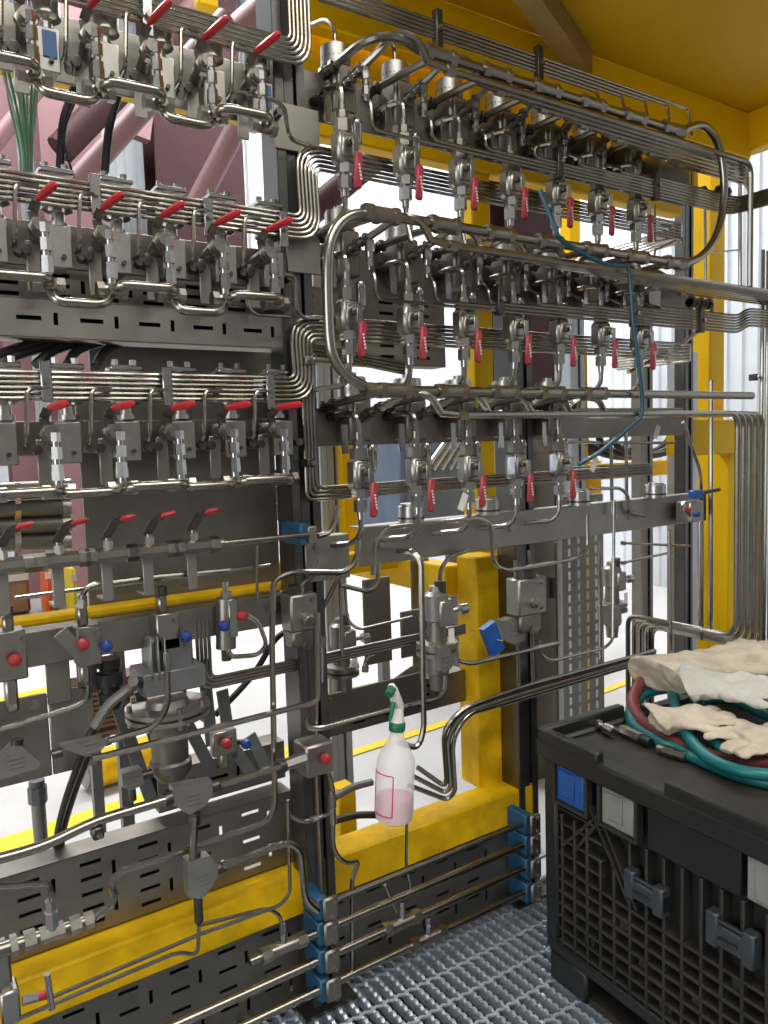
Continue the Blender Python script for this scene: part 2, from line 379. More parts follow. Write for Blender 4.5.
cpost('steel_post', 'slim grey upright below the hanging silver cylinder', P(642, 450, -.42).x, .42, 0, 2.0, .07, .05, 'plate')

def plate(name, label, x0, x1, z0, z1, Y, th=.008, mt='plate', bolts=(), cat='plate', group=None, lip=True):
    t = thing(name, ((x0+x1)/2, Y, z0), label, cat, group); w = x1-x0; h = z1-z0
    b = MB().cbox((0, 0, h/2), (w, th, h), .002); b.build('panel', mt, t)
    if lip: MB().box((0, .02, h-.002), (w, .04, .004)).build('lip', mt, t)
    boltheads(t, [(bx-(x0+x1)/2, -th/2, bz-z0) for bx, bz in bolts], .008)
    return t
XP0 = .975; XP1 = 2.52
plate('mounting_plate', 'dark plate carrying the top right row of actuators', XP0-.06, XP1, 2.325, 2.445, .03, bolts=[(XP0-.02, 2.36), (XP0-.02, 2.41)], group='valve mounting plates')
plate('mounting_plate', 'dark plate carrying the second right row of actuators', XP0+.03, XP1, 1.90, 2.02, .03, group='valve mounting plates')
plate('mounting_plate', 'dark plate carrying the third right row of actuators', XP0, XP1, 1.50, 1.60, .03, group='valve mounting plates')
plate('mounting_plate', 'long bare mounting bar below the third right valve row', 1.07, 2.62, 1.175, 1.282, .0, mt='plate_light', bolts=[(1.14, 1.23), (1.62, 1.23), (2.1, 1.23)], group='valve mounting plates')
plate('mounting_plate', 'plate behind the top left valve row', -.5, .98, 2.30, 2.44, .07, mt='plate_light', bolts=[(.95, 2.40), (.95, 2.33)], group='valve mounting plates')
plate('mounting_plate', 'plate behind the second left valve row', -.5, .95, 1.905, 2.00, .07, group='valve mounting plates')
plate('mounting_plate', 'plate behind the third left valve row', -.5, .95, 1.50, 1.575, .07, group='valve mounting plates')
plate('mounting_rail', 'grey rail carrying red and blue knobs at lower left', -.5, .885, 1.055, 1.13, 0, mt='plate_light', bolts=[(.80, 1.10), (.825, 1.10)], group='valve mounting plates')
gp = plate('gusset_plate', 'square bolted gusset on the middle post below the blue clamp', .90, 1.03, 1.155, 1.27, -.02, mt='plate_light', bolts=[(.93, 1.245), (.93, 1.19)], group='gusset plates')
plate('gusset_plate', 'bolted gusset beside the top left levers', .865, .99, 2.22, 2.33, -.015, mt='plate_light', bolts=[(.955, 2.24)], group='gusset plates')
plate('gusset_plate', 'bolted gusset right of the second left valve row', .885, .98, 1.93, 2.06, -.015, mt='plate_light', bolts=[(.93, 2.02)], group='gusset plates')
a = P(78, 440, -.13); b = P(281, 610, -.13)
plate('back_panel', 'large plain grey sheet behind the lower left valve rows', a.x, b.x, 1.11, 1.655, .13, mt='plate', lip=False)
plate('back_panel', 'dull grey sheet behind the black hoses', P(88, 350, -.2).x, P(296, 350, -.2).x, P(150, 374, -.2).z, P(150, 335, -.2).z, .20, mt='plate_light', lip=False)

def slots_for(x0, x1, z0, z1, per=.105, rows=3, first=0, vert=True):
    out = []; n = int((x1-x0)/per)
    for i in range(n):
        cx = x0 + per*(i+.5)
        for j in range(rows):
            cz = z0 + (z1-z0)*(j+.5)/rows
            if rows <= 1 or True: out.append((cx-.018, cz, .048, .009))
        if vert:
            for j in range(max(1, rows//2)):
                cz = z0 + (z1-z0)*(j+.5)/max(1, rows//2); out.append((cx+.034, cz, .009, min(.034, (z1-z0)*.4)))
    return out
def tray(label, x0, x1, z0, z1, Y, depth=.07, rows=3, per=.105, mt='plate', vert=True, back=1.0, dark=True):
    t = thing('cable_tray', ((x0+x1)/2, Y, z0), label, 'cable tray', 'slotted cable trays'); cx = (x0+x1)/2
    MB().slotted(x0-cx, x1-cx, 0, z1-z0, 0, .003, slots_for(x0-cx, x1-cx, .008, z1-z0-.008, per, rows, vert=vert)).build('front_panel', mt, t)
    MB().box((0, depth/2, z1-z0), (x1-x0, depth, .003)).build('top_flange', mt, t)
    MB().box((0, depth/2, 0), (x1-x0, depth, .003)).build('bottom_flange', mt, t)
    if back: MB().box((-(x1-x0)*(1-back)/2, depth, (z1-z0)/2), ((x1-x0)*back, .003, z1-z0)).build('back_panel', 'black_plastic' if dark else mt, t)  # black backing added so the slots look shaded; the tray is steel
    return t
tray('slotted tray directly below the second left valve row', -.5, .955, 1.83, 1.915, .09, rows=3)
tray('bright slotted tray above the black hoses', -.5, .93, 1.745, 1.825, .0, rows=1, per=.125, mt='plate_light')
tray('large slotted tray above the bottom yellow beam at left', -.5, .885, .37, .57, .09, rows=5, per=.135, back=.86)
tray('short slotted tray above the larger tray near the middle post', .535, .885, .60, .70, .12, rows=3, per=.12)
tray('slotted tray under the yellow beam at lower left', -.5, .885, -.03, .25, .06, rows=5, per=.125)
tray('slotted tray under the yellow beam right of the middle post', .95, 1.665, -.03, .255, .06, rows=5, per=.125)
tray('dark slotted panel behind the second right valve row', .96, 1.48, 1.73, 1.93, .12, rows=6, per=.13, vert=False)
tray('slotted tray behind the spray bottle', .99, 1.56, .66, .76, .16, rows=3, per=.12)
a = P(562, 560, -.3); b = P(603, 560, -.3)
t = thing('slotted_upright', ((a.x+b.x)/2, .3, .0), 'grey perforated upright behind the regulators near the crate', 'upright')
sl = [(dx, .03+.045*j, .014, .03) for dx in (-.075, -.025, .025, .075) for j in range(28)]
MB().slotted(-(b.x-a.x)/2, (b.x-a.x)/2, 0, 1.28, 0, .004, sl).build('panel', 'plate_light', t); MB().box(((b.x-a.x)/2, .03, .64), (.004, .06, 1.28)).build('flange', 'plate_light', t)

# ================================================================ RIGHT PANEL: ROWS OF ACTUATORS AND VALVES
def fitrow(pxs, d):
    pts = [P(x, y, d) for x, y in pxs]; n = len(pts); k = range(n); mk = (n-1)/2; mx = sum(p.x for p in pts)/n
    s = sum((i-mk)*(p.x-mx) for i, p in zip(k, pts))/sum((i-mk)**2 for i in k)
    return mx - s*mk, s, sum(p.z for p in pts)/n
RROWS = [
    [(342, 150), (404, 160), (461, 172), (511, 185), (556, 195), (596, 204), (636, 212)],
    [(351, 314), (409, 320), (461, 322), (511, 327), (559, 332), (600, 337), (641, 342)],
    [(360, 475), (417, 471), (466, 468), (517, 465), (559, 463)]]
DV = .085
ROWN = ['top', 'second', 'third']
# shared valve parts (origin: centre of the valve body)
def valve_parts():
    bd = MB().cbox((0, 0, 0), (.054, .044, .078), .008).cbox((0, -.018, .002), (.036, .018, .054), .004).mesh('body', 'body')
    st = MB().cyl((0, -.026, .008), (0, -.040, .008), .012, n=14).cyl((0, -.040, .008), (0, -.046, .008), .007, n=6).mesh('stem', 'fitting')
    un = MB().cyl((0, 0, .036), (0, 0, .066), .0225, n=6).cyl((0, 0, .066), (0, 0, .072), .014, n=12).cyl((0, 0, .072), (0, 0, .088), .0145, n=6).cyl((0, 0, .088), (0, 0, .106), .0095, n=12).mesh('union_nut', 'fitting')
    ln = MB().cyl((0, 0, -.037), (0, 0, -.060), .0215, n=6).cyl((0, 0, -.060), (0, 0, -.066), .012, n=12).cyl((0, 0, -.066), (0, 0, -.096), .0175, n=6).cyl((0, 0, -.096), (0, 0, -.115), .010, n=12).mesh('union_nut', 'bright')
    lv = MB().cbox((.006, -.046, -.008), (.016, .004, .05), .001).mesh('lever', 'fitting')
    gr = MB().cbox((.010, -.048, -.064), (.022, .013, .088), .005, Matrix.Rotation(math.radians(4), 3, 'Y')).mesh('grip', 'red_vinyl')
    pr = MB()
    for j in range(5): pr.box((.0095 + .0012*j, -.0549, -.052 - .008*j), (.005, .0006, .005))
    pt = pr.mesh('raised_lettering', 'white_tag')
    return [('body', bd), ('stem', st), ('union_nut', un), ('union_nut', ln), ('lever', lv, [('grip', gr), ('raised_lettering', pt)])]
VP_ = valve_parts()
blk = MB().cbox((0, 0, 0), (.066, .085, .115), .005).cbox((0, -.046, .02), (.05, .012, .05), .003).mesh('block', 'plate')
cyl = MB().lathe((0, 0, .0575), (0, 0, 1), [(0, .030), (.003, .0385), (.050, .0385), (.0505, .036), (.054, .036), (.0545, .014), (.066, .014)], 22).mesh('cylinder', 'canister')
ring = MB().lathe((0, 0, .078), (0, 0, 1), [(0, .0382), (.003, .0385), (.006, .0382)], 20).mesh('band', 'fitting_dark')
lab = MB().box((.0335, -.005, .005), (.002, .055, .055)).mesh('face_label', 'blue_label')
can = MB().lathe((.035, -.035, -.065), (0, 0, -1), [(0, .010), (.006, .014), (.02, .014), (.022, .0125), (.062, .0125), (.066, .008), (.074, .007)], 14).mesh('canister', 'bright')
wire = MB().sweep(fillet([(0, .0, .125), (0, 0, .165), (.0, .04, .20), (0, .12, .22)], .03), .0055).mesh('vent_tube', 'tube')
stp = MB().box((-.045, -.03, -.05), (.02, .004, .075)).mesh('strap', 'bright')
def threaded(a, t, r, L, n=4):
    a = V(a); t = V(t).normalized(); b = MB()
    for j in range(n): b.cyl(a + t*(L*j/n), a + t*(L*(j+.62)/n), r*(1.0 if j % 2 == 0 else .82), n=6 if j % 2 == 0 else 10)
    b.cyl(a, a+t*L, r*.62, n=10); return b
END_X = 2.60
HA = []
DH = .185
for ri, row in enumerate(RROWS):
    X0, sp, Z = fitrow(row, DV); n = len(row); rn = ROWN[ri]
    # header A (front, heavy) line from the photograph
    hz = {0: (P(439, 59, DH).z + P(679, 129, DH).z)/2, 1: (P(380, 214, DH).z + P(679, 264, DH).z)/2, 2: (P(380, 389, DH).z + P(700, 396, DH).z)/2}[ri]
    bz = {0: (P(480, 77, DH).z + P(740, 166, DH).z)/2, 1: (P(480, 249, DH).z + P(679, 282, DH).z)/2, 2: (P(470, 416, DH).z + P(740, 413, DH).z)/2}[ri]
    HA.append((X0, sp, hz, bz, Z, n))
    for k in range(n):
        ox = X0 + k*sp; od = ORD[k]
        where = f'{od} from left in the {rn} right row'
        v = place(VP_, 'lever_valve', (ox, -DV, Z), f'block valve with hanging red grip, {where}', 'valve', 'hanging red-grip valves')
        # inlet elbow into the mounting plate
        q = [(ox, -DV, Z+.10), (ox, -DV, Z+.150), (ox-.012, -.035, Z+.156), (ox-.016, .026, Z+.150)]
        e = MB().sweep(fillet(q, .022), .0085).build('inlet_elbow', 'tube'); tag(e, f'bent inlet tube above the red-grip valve, {where}', 'tube', 'valve inlet elbows')
        nut(e, (ox-.016, .022, Z+.150), (0.05, -1, 0), .014, .02, 'fitting_dark')
        # outlet
        if ri == 0:
            q = [(ox, -DV, Z-.112), (ox, -DV-.002, Z-.15), (ox, -DV-.02, hz if 0 else Z-.205)] if k else [(ox, -DV, Z-.112), (ox, -DV, Z-.145), (ox-.02, -DV+.02, Z-.175), (ox-.07, -.02, Z-.20)]
        elif ri == 1:
            q = [(ox, -DV, Z-.112), (ox, -DV, Z-.145), (ox-.012, -DV+.01, Z-.170), (ox-.07, -.035, Z-.178), (ox-.11, .02, Z-.18)]
        else:
            q = [(ox, -DV, Z-.112), (ox, -DV, Z-.150), (ox-.015, -DV+.02, Z-.178), (ox-.075, .004, Z-.185)]
        e = MB().sweep(fillet(q, .035), .0072).build('outlet_tube', 'tube'); tag(e, f'outlet tube below the red-grip valve, {where}', 'tube', 'valve outlet tubes')
        # actuator: block with a silver cylinder on top
        bx = ox + .035; bzc = Z + (.165 if ri < 2 else .14)
        parts = [('block', blk), ('cylinder', cyl, [('band', ring)]), ('canister', can), ('strap', stp)]
        if k: parts.append(('face_label', lab))
        if ri == 0: parts.append(('vent_tube', wire))
        place(parts, 'actuator', (bx, -.005, bzc), f'actuator block with silver cylinder on top, {where}', 'actuator', 'actuators on the right plates')
        # arm 1: plate -> header A
        a0 = V((ox-.04, .02, bzc+.035)); hx = ox + .045
        a1 = V((hx, -DH, hz))
        if ri == 0 and k == 0:
            q = PP([(322, 75, .02), (340, 61, .07), (360, 45, .14), (381, 37, DH), (402, 40, DH), (416, 48, DH), (428, 55, DH)]); e = MB().sweep(catmull(q), .0105)
        else:
            q = [a0, a0 + (a1-a0)*.62 + V((0, 0, .004)), a1]; e = MB().sweep(fillet(q, .03), .0098)
        e = e.build('arm_tube', 'tube_dark'); tag(e, f'dark arm tube reaching forward, {where}', 'tube', 'forward arm tubes')
        threaded(q[0], q[1]-q[0], .0165, .045, 3).build('threaded_fitting', 'fitting_dark', e)
        # arm 2: swan neck, then its own run in the flat bundle
        yk = -(DH + .012) + k*.0215
        b0 = V((ox+.03, -.05, bzc+.005)); top = bz + .055
        rise = V((ox+.10, yk+.02, top)); fall = V((ox+.20, yk, bz))
        xe = END_X + .02 + (n-k)*.0 + (0 if ri else .03)
        q = [b0, b0 + (rise-b0)*.6, rise, V((ox+.145, yk, top-.008)), fall - V((.02, 0, -.006)), V((ox+.26, yk, bz))]
        path = catmull(q[:-1], 5) + [V((ox+.26, yk, bz))]
        if ri == 0:
            rest = fillet([path[-1], (P(751, 170, -yk).x, yk, bz), (P(751, 170, -yk).x, yk, (P(480, 249, DH).z + P(679, 282, DH).z)/2 + .0105)], .05)[1:]
        elif ri == 1:
            rest = fillet([path[-1], (3.0+.0*k, yk, bz), (3.0, yk, .0)], .06)[1:]
        else:
            xk = P(737+6*k, 520, -yk).x; zk = P(745, 634+5*k, -yk).z; yf = PX(628+6*k, 630, xk).y
            rest = fillet([path[-1], (xk, yk, bz), (xk, yk, zk), (xk, yf, zk), (xk, yf, .30)], [.05, .06, .05])[1:]
        e = MB().sweep(path + rest, .0098).build('header_tube', 'pipe'); tag(e, f'swan-neck tube of the flat header, {where}', 'tube', 'flat header tubes')
        threaded(b0 - (rise-b0)*.05, rise-b0, .0155, .075, 5).build('threaded_fitting', 'fitting_dark', e)
        MB().cyl((ox+.235, yk, bz), (ox+.262, yk, bz), .0135, n=6).build('union_nut', 'fitting', e)
        # sensing tube: tee under arm 2, drop, then run right in the lower bundle
        zk = {0: P(470, 157, .10).z, 1: P(470, 310, .10).z, 2: 0}[ri]
        if ri < 2:
            s0 = b0 + (rise-b0)*.42; sx = s0.x; sy = s0.y
            zb = zk + k*.0098; yb = -.125
            xe = 2.56 + (k*.0098 if ri == 0 else 0)
            q = [(sx, sy, s0.z), (sx, sy, s0.z-.07), (sx, yb, s0.z-.10), (sx, yb, zb), (xe, yb, zb)]
            if ri == 0: q += [(xe+.0, yb-.0, zb), ]
            pth = fillet([V(p) for p in q[:5]], .025)
            if ri == 0: pth = pth[:-1] + fillet([pth[-1]-V((.08, 0, 0)), (2.575+.006*k, yb, zb), (2.575+.006*k+.03, yb-.75, zb)], .05)
            else: pth = pth[:-1] + fillet([pth[-1]-V((.1, 0, 0)), (2.62, yb, zb), (2.68, yb, zb+.03), (3.1, yb, zb+.03)], .04)
            e = MB().sweep(pth, .0046, 6).build('sensing_tube', 'tube'); tag(e, f'thin sensing tube dropping into the bundle, {where}', 'tube', 'thin sensing tubes')
            nut(e, (sx, sy, s0.z-.008), (0, 0, -1), .0125, .028, 'bright'); nut(e, (sx, sy, s0.z-.052), (0, 0, -1), .0095, .02, 'bright')
# the serpentine heavy header: top run, right loop, second run, left loop, third run
t = thing('manifold_pipe', (X0, -DH, 0), 'heavy serpentine header pipe looping through all three right valve rows', 'pipe')
def hrun(pts, name): 
    MB().sweep(pts, .0128, 12).build(name, 'pipe', t)
off = V((X0, -DH, 0))
L = lambda pts: [V(p)-off for p in pts]
A1, A2, A3 = [h[2] for h in HA]
rx = P(679, 129, DH).x; rx2 = P(682, 264, DH).x; lx2 = P(374, 213, DH).x; lx3 = P(374, 388, DH).x
hrun(L([(P(428, 55, DH).x, -DH, A1), (rx, -DH, A1)]), 'pipe_run')
hrun(L(catmull([(rx, -DH, A1)] + [tuple(p) for p in PP([(700, 125), (714, 136), (721, 155), (724, 185), (722, 215), (714, 240), (700, 257)], DH)] + [(rx2, -DH, A2)])), 'loop')
hrun(L([(rx2, -DH, A2), (lx2, -DH, A2)]), 'pipe_run')
hrun(L(catmull([(lx2, -DH, A2)] + [tuple(p) for p in PP([(354, 215), (340, 223), (331, 240), (328, 265), (328, 300), (330, 340), (335, 360), (346, 375), (360, 384)], DH)] + [(lx3, -DH, A3)])), 'loop')
hrun(L([(lx3, -DH, A3), (P(752, 396, DH).x, -DH, A3)]), 'pipe_run')
tee = MB().cyl((-.03, 0, 0), (.03, 0, 0), .0185, n=12).cyl((-.046, 0, 0), (-.028, 0, 0), .0215, n=6).cyl((.028, 0, 0), (.046, 0, 0), .0215, n=6).cyl((0, 0, 0), (0, .032, 0), .0165, n=6).mesh('tee_fitting', 'fitting')
for (X0_, sp_, hz_, bz_, Z_, n_) in HA:
    for k in range(n_):
        if k == 0 and hz_ == A1: continue
        o = link('tee_fitting', tee, t); o.location = V((X0_ + k*sp_ + .045, -DH, hz_)) - off
for x_, z_ in ((rx, A1), (rx2, A2), (lx2, A2), (lx3, A3)):
    o = MB().cyl((-.03, 0, 0), (-.005, 0, 0), .021, n=6).cyl((-.005, 0, 0), (.02, 0, 0), .018, n=12).build('union_nut', 'fitting', t); o.location = V((x_, -DH, z_)) - off

# clamps across the flat headers and the lower bundles
def clamp(label, x, y0, y1, z0, z1, mt='fitting_dark', d0=0):
    t = thing('tube_clamp', (x, (y0+y1)/2, (z0+z1)/2), label, 'clamp', 'tube clamps')
    MB().cbox((0, 0, 0), (.022, y1-y0, z1-z0), .002).build('bar', mt, t)
    MB().cyl((0, y0-(y0+y1)/2, 0), (0, y0-(y0+y1)/2-.01, 0), .007, n=6).build('bolt', 'fitting', t)
    return t
for i, x_ in enumerate((1.72, 2.16)):
    zc = P(470, 157, .1).z; clamp(['dark clamp on the top sensing bundle, left one', 'dark clamp on the top sensing bundle, right one'][i], x_, -.135, -.112, zc-.012, zc+.075)
for i, x_ in enumerate((1.48, 2.05, 2.40)):
    zc = P(470, 310, .1).z; clamp(f'dark clamp on the second sensing bundle, {ORD[i]} from left', x_, -.135, -.112, zc-.012, zc+.07)

# ================================================================ TUBE BUNDLES
PT = .0105
def tubes(n, fn, group, lab, r=.0047, mt='tube', name='bundle_tube'):
    for i in range(n):
        o = MB().sweep(fn(i), r, 8).build(name, mt); tag(o, lab.format(ORD[i]), 'tube', group)
def sbundle(n, zl, xv, z2, x1, ya, yb, x0=-.48, r0=.02):
    def fn(i):
        z = zl - i*PT; zz = z2 - i*PT; xx = xv + i*PT
        q = [(x0, ya, z), (xx, ya, z)] + ([(xx, yb, zz), (x1, yb, zz), (x1+.01, .32, zz)] if x1 else [(xx, ya, z2)])
        return fillet(q, [r0 + i*PT*.9, r0 + (n-1-i)*PT*.9, .05] if x1 else [r0 + i*PT*.9])
    return fn
YB = -.045; YR = -.034
z = P(110, 4, .045).z
tubes(6, sbundle(6, P(262, 32, .045).z, P(290, 30, .045).x, 3.1, None, YB, YR), 'top left tube bundle', '{} tube from the top in the bundle above the top left levers')
tubes(6, sbundle(6, P(267, 211, .045).z, P(300, 200, .045).x, P(340, 158, 0).z, 2.45, YB, YR), 'second left tube bundle', '{} tube from the top in the bundle above the second left valve row')
tubes(6, sbundle(6, P(285, 378, .045).z, P(294, 360, .045).x, P(345, 322, 0).z, 2.50, YB, YR), 'third left tube bundle', '{} tube from the top in the bundle above the third left valve row')
def cb(i):
    xx = P(314, 420, .03).x - i*.0095; za = P(320, 352, .03).z - (3-i)*.0095 + .0; zb_ = P(320, 488, .03).z - i*.0095
    zb_ = P(320, 501, .03).z + (3-i)*0 - 0 + (i*-.0)  + (.0095*(0 - i)) + .03
    return fillet([(xx+.12, -.03, za + .0095*(3-2*i)*0 + .0), (xx, -.03, za), (xx, -.03, zb_), (1.2, -.03, zb_), (2.1, -.005, zb_+.0)], .025)
def cb2(i):
    xx = P(304, 420, .03).x + i*.0095; zt = P(310, 345, .03).z - i*.0095; zb_ = P(320, 488, .03).z + (i-3)*.0095
    return fillet([(1.25, .012, zt-.03), (xx+.05, -.02, zt), (xx, -.03, zt), (xx, -.03, zb_), (xx+.12, -.03, zb_), (1.25, .0, zb_), (2.3, .0, zb_)], .022)
tubes(4, cb2, 'inner left C-shaped tube bundle', '{} tube from the left in the bundle bending under the third left row')
# big top bundle running up right in front of the deck beam
def tb(i):
    a = P(325, 2, .10).z; return [(1.02, -.10, a + .045 - i*.0105), (2.43, -.10, P(740, 172, .1).z + .19 - i*.0105)]
zt = P(520, 58, .06).z
def tb(i): return fillet([(.98, -.06, zt+.02 - i*.0105), (2.42-i*.115, -.06, zt+.02 - i*.0105), (2.42-i*.115, -.075, zt-.075)], .012)
tubes(5, tb, 'top right tube bundle', '{} tube from the top in the bundle below the deck beam')
for i, px in enumerate((440, 541)):
    p = P(px, 40 + (px-440)*.36, .07); clamp(['dark stand-off clamp on the top bundle at left', 'dark stand-off clamp on the top bundle under the joist'][i], p.x, -.072, -.05, zt-.05, zt+.05)
# pale clamps on the left bundles
for (px, py, lb) in ((95, 193, 'pale strap clamp on the second left bundle near the left lever'), (208, 216, 'pale strap clamp on the second left bundle in the middle'), (283, 228, 'pale strap clamp on the second left bundle at its right end'),
                     (46, 380, 'pale strap clamp on the third left bundle at far left'), (167, 385, 'pale strap clamp on the third left bundle in the middle'), (270, 390, 'pale strap clamp on the third left bundle at right'), (147, 15, 'pale strap clamp on the top left bundle')):
    p = P(px, py, .055); t = clamp(lb, p.x, -.062, -.054, p.z-.045, p.z+.038, 'bright')
clamp('dark clamp on the vertical tubes beside the left loop', P(307, 361, .04).x, -.055, -.02, P(307, 361, .04).z-.01, P(307, 361, .04).z+.01, 'plate_light')
clamp('dark clamp on the vertical tubes under the third left row', P(308, 463, .04).x, -.06, -.02, P(308, 463, .04).z-.01, P(308, 463, .04).z+.01, 'fitting_dark')

# ================================================================ LEFT PANEL: ROWS OF LEVER VALVES
LROWS = [
    [(-34, 14), (28, 31), (92, 46), (154, 60), (211, 73), (264, 86)],
    [(-18, 226), (40, 236), (104, 246), (166, 256), (224, 262), (276, 268)],
    [(-12, 446), (53, 446), (119, 446), (179, 446), (233, 445), (284, 444)]]
DL = .135
LO = P(53, 446, DL)
def lo(x, y, d): return P(x, y, d) - LO
hd = MB().cyl(lo(46, 433, .03), lo(47, 433, .10), .017, n=14).cyl(lo(47, 433, .10), lo(48, 432, .115), .021, n=6).cyl(lo(48, 432, .115), lo(49, 432, .128), .0165, n=16).cyl(lo(49, 432, .128), lo(49, 432, .142), .0125, n=12).mesh('valve_body', 'fitting')
ch = MB(); cx0 = lo(53, 434, .140)
for (za, zb_, r, nn) in ((.030, .012, .0105, 6), (.012, .002, .0075, 10), (.002, -.022, .0115, 6), (-.022, -.032, .0075, 10), (-.032, -.044, .0115, 6), (-.044, -.064, .0125, 6), (-.064, -.078, .0095, 10)):
    ch.cyl((0, -.004, za), (0, -.004, zb_), r, n=nn)
ch = ch.mesh('fitting_chain', 'bright')
tw = MB().cyl((-.02, 0, -.086), (.02, 0, -.086), .0135, n=12).cyl((-.03, 0, -.086), (-.016, 0, -.086), .0165, n=6).cyl((.016, 0, -.086), (.03, 0, -.086), .0165, n=6).cyl((0, -.026, -.086), (0, 0, -.086), .013, n=6).mesh('tee_fitting', 'fitting')
lv = MB().bar(lo(44, 428, .10), lo(41, 416, .10), .018, .004, V((0, 1, 0))).bar(lo(41, 416, .10), lo(45, 407, .115), .018, .004, V((0, 1, 0))).cyl(lo(45, 433, .092), lo(44, 426, .10), .008, n=8).mesh('lever', 'fitting_dark')
g0 = lo(46, 406, .118); g1 = lo(64, 401, .215)
gr = MB().sweep([g0, g0+(g1-g0)*.15, g0+(g1-g0)*.6, g0+(g1-g0)*.92, g1], [.005, .0076, .0084, .0076, .003], 8).mesh('grip', 'red_grip')
LP = [('valve_body', hd), ('fitting_chain', ch), ('tee_fitting', tw), ('lever', lv, [('grip', gr)])]
c0 = lo(66, 420, .0)
cn = MB().lathe(c0, (0, 0, 1), [(0, .012), (.004, .020), (.014, .020), (.0145, .014), (.034, .014), (.036, .024), (.040, .0315), (.092, .0315), (.0925, .027), (.096, .027)], 18).mesh('cylinder', 'canister')
cap = MB().cbox(c0 + V((0, .0, .115)), (.07, .05, .012), .003).cyl(c0+V((.02, 0, .12)), c0+V((.02, 0, .135)), .008, n=6).cyl(c0+V((-.02, 0, .12)), c0+V((-.02, 0, .135)), .008, n=6).mesh('cap', 'bright')
bp = MB().cbox(lo(66, 441, .05), (.052, .008, .085), .002).mesh('front_plate', 'body'); pb = MB().cyl(lo(72, 451, .055), lo(72, 451, .062), .005, n=6).mesh('screw', 'fitting_dark')
sb = MB().cbox(lo(62, 441, .0), (.05, .09, .075), .004).mesh('block', 'plate_light')
fl = MB().cyl(lo(34, 448, .01), lo(35, 448, .06), .011, n=6).mesh('side_plug', 'fitting_dark'); fl2 = MB().cyl(lo(88, 446, .01), lo(89, 446, .05), .010, n=10).mesh('side_plug', 'fitting_dark')
sp2 = MB().cbox(lo(42, 462, .04), (.028, .006, .10), .002).mesh('support_strip', 'plate_light')
AP = [('block', sb), ('cylinder', cn), ('cap', cap), ('front_plate', bp, [('screw', pb)]), ('side_plug', fl), ('side_plug', fl2), ('support_strip', sp2)]
jt = MB().sweep(fillet([lo(22, 443, .02), lo(23.5, 443, .06), lo(24, 436, .065), lo(24, 386, .065), lo(42, 386, .058), lo(47, 386, .058)], .018), .0046).mesh('riser_tube', 'tube')
LN = ['top', 'second', 'third']; TEE = []
LBL = MB().box(lo(74, 436, .0), (.004, .07, .05)).box(lo(70, 436, .056), (.026, .002, .05)).mesh('face_label', 'blue_label')
PANEL = ['above the pale braces', 'above the slotted trays', 'in front of the plain grey sheet']
for ri, row in enumerate(LROWS):
    X0, sp, Z = fitrow(row, DL); TEE.append([])
    for k in range(len(row)):
        p = V((X0 + k*sp, -DL, Z)); where = f'{ORD[k-1]} whole one from left in the {LN[ri]} left row' if k else f'cut by the picture edge in the {LN[ri]} left row'
        TEE[ri].append(p + V((0, 0, -.086)))
        place(LP, 'lever_valve', p, f'ball valve with forward red lever, {where}', 'valve', f'forward-lever valves in the {LN[ri]} left row')
        place(AP + ([('face_label', LBL)] if ri == 0 and k in (1, 5) else []), 'actuator', p, f'block with silver cylinder and cap, {where}', 'actuator', 'actuators on the left plates')
        o = link('riser_tube', jt); o.location = p; tag(o, f'thin hooked riser tube, {where}', 'tube', 'hooked riser tubes')
# jumper pipes between the tees of each left row
def jumper(label, a, b, low, front):
    a = V(a); b = V(b)
    if front: q = [a, a + V((.005, -.045, .004)), V((b.x-.005, a.y-.05, a.z+.004)), b + V((0, -.01, -.0))]
    else: q = [a, a + V((.004, -.02, -low*.6)), a + V((.012, -.03, -low)), V((b.x-.02, b.y-.03, b.z-low)), b]
    o = MB().sweep(fillet(q, .03), .0098, 10).build('jumper_pipe', 'pipe'); tag(o, label, 'pipe', 'jumper pipes on the left rows'); return o
for ri in range(3):
    for k in range(5):
        fr = (k % 2 == (0 if ri != 1 else 0))
        jumper(f'bent jumper pipe joining valves {ORD[k-1]} and {ORD[k]} of the {LN[ri]} left row' if k else f'bent jumper pipe entering from the picture edge in the {LN[ri]} left row', TEE[ri][k], TEE[ri][k+1], .035 if ri < 2 else .004, fr)
o = MB().sweep(fillet([TEE[2][5], TEE[2][5]+V((.03, 0, 0))], .02), .0098, 10).build('jumper_pipe', 'tube'); tag(o, 'short pipe end right of the third left row', 'pipe', 'jumper pipes on the left rows')

# row of inline ball valves with levers pointing right
Z4 = 1.291; D4 = .12
inl = MB().cyl((-.030, 0, 0), (.030, 0, 0), .0165, n=8, phase=.2).mesh('body', 'tube_dark')
inn = [MB().cyl((x0_, 0, 0), (x1_, 0, 0), .0185, n=6, phase=.35).cyl((x2_, 0, 0), (x3_, 0, 0), .012, n=12).mesh('union_nut', 'fitting') for x0_, x1_, x2_, x3_ in ((-.052, -.030, -.062, -.052), (.030, .052, .052, .062))]
bon = MB().cyl((-.005, 0, .008), (-.005, 0, .03), .010, n=6).cyl((-.005, 0, .03), (-.005, 0, .036), .007, n=10).mesh('bonnet', 'fitting')
l4 = MB().bar((-.012, 0, .032), (.012, 0, .068), .017, .005, V((0, 1, 0))).bar((.011, 0, .067), (.026, -.004, .073), .016, .004, V((0, 1, 0))).mesh('lever', 'fitting_dark')
g4 = MB().sweep([(.022, -.003, .0715), (.027, -.005, .073), (.046, -.010, .077), (.053, -.011, .078)], [.004, .0062, .0062, .003], 8).mesh('grip', 'red_grip')
br4 = MB().cbox((-.008, .012, -.055), (.022, .006, .085), .001).cbox((-.008, .04, -.095), (.022, .06, .006), .001).mesh('bracket', 'plate_light')
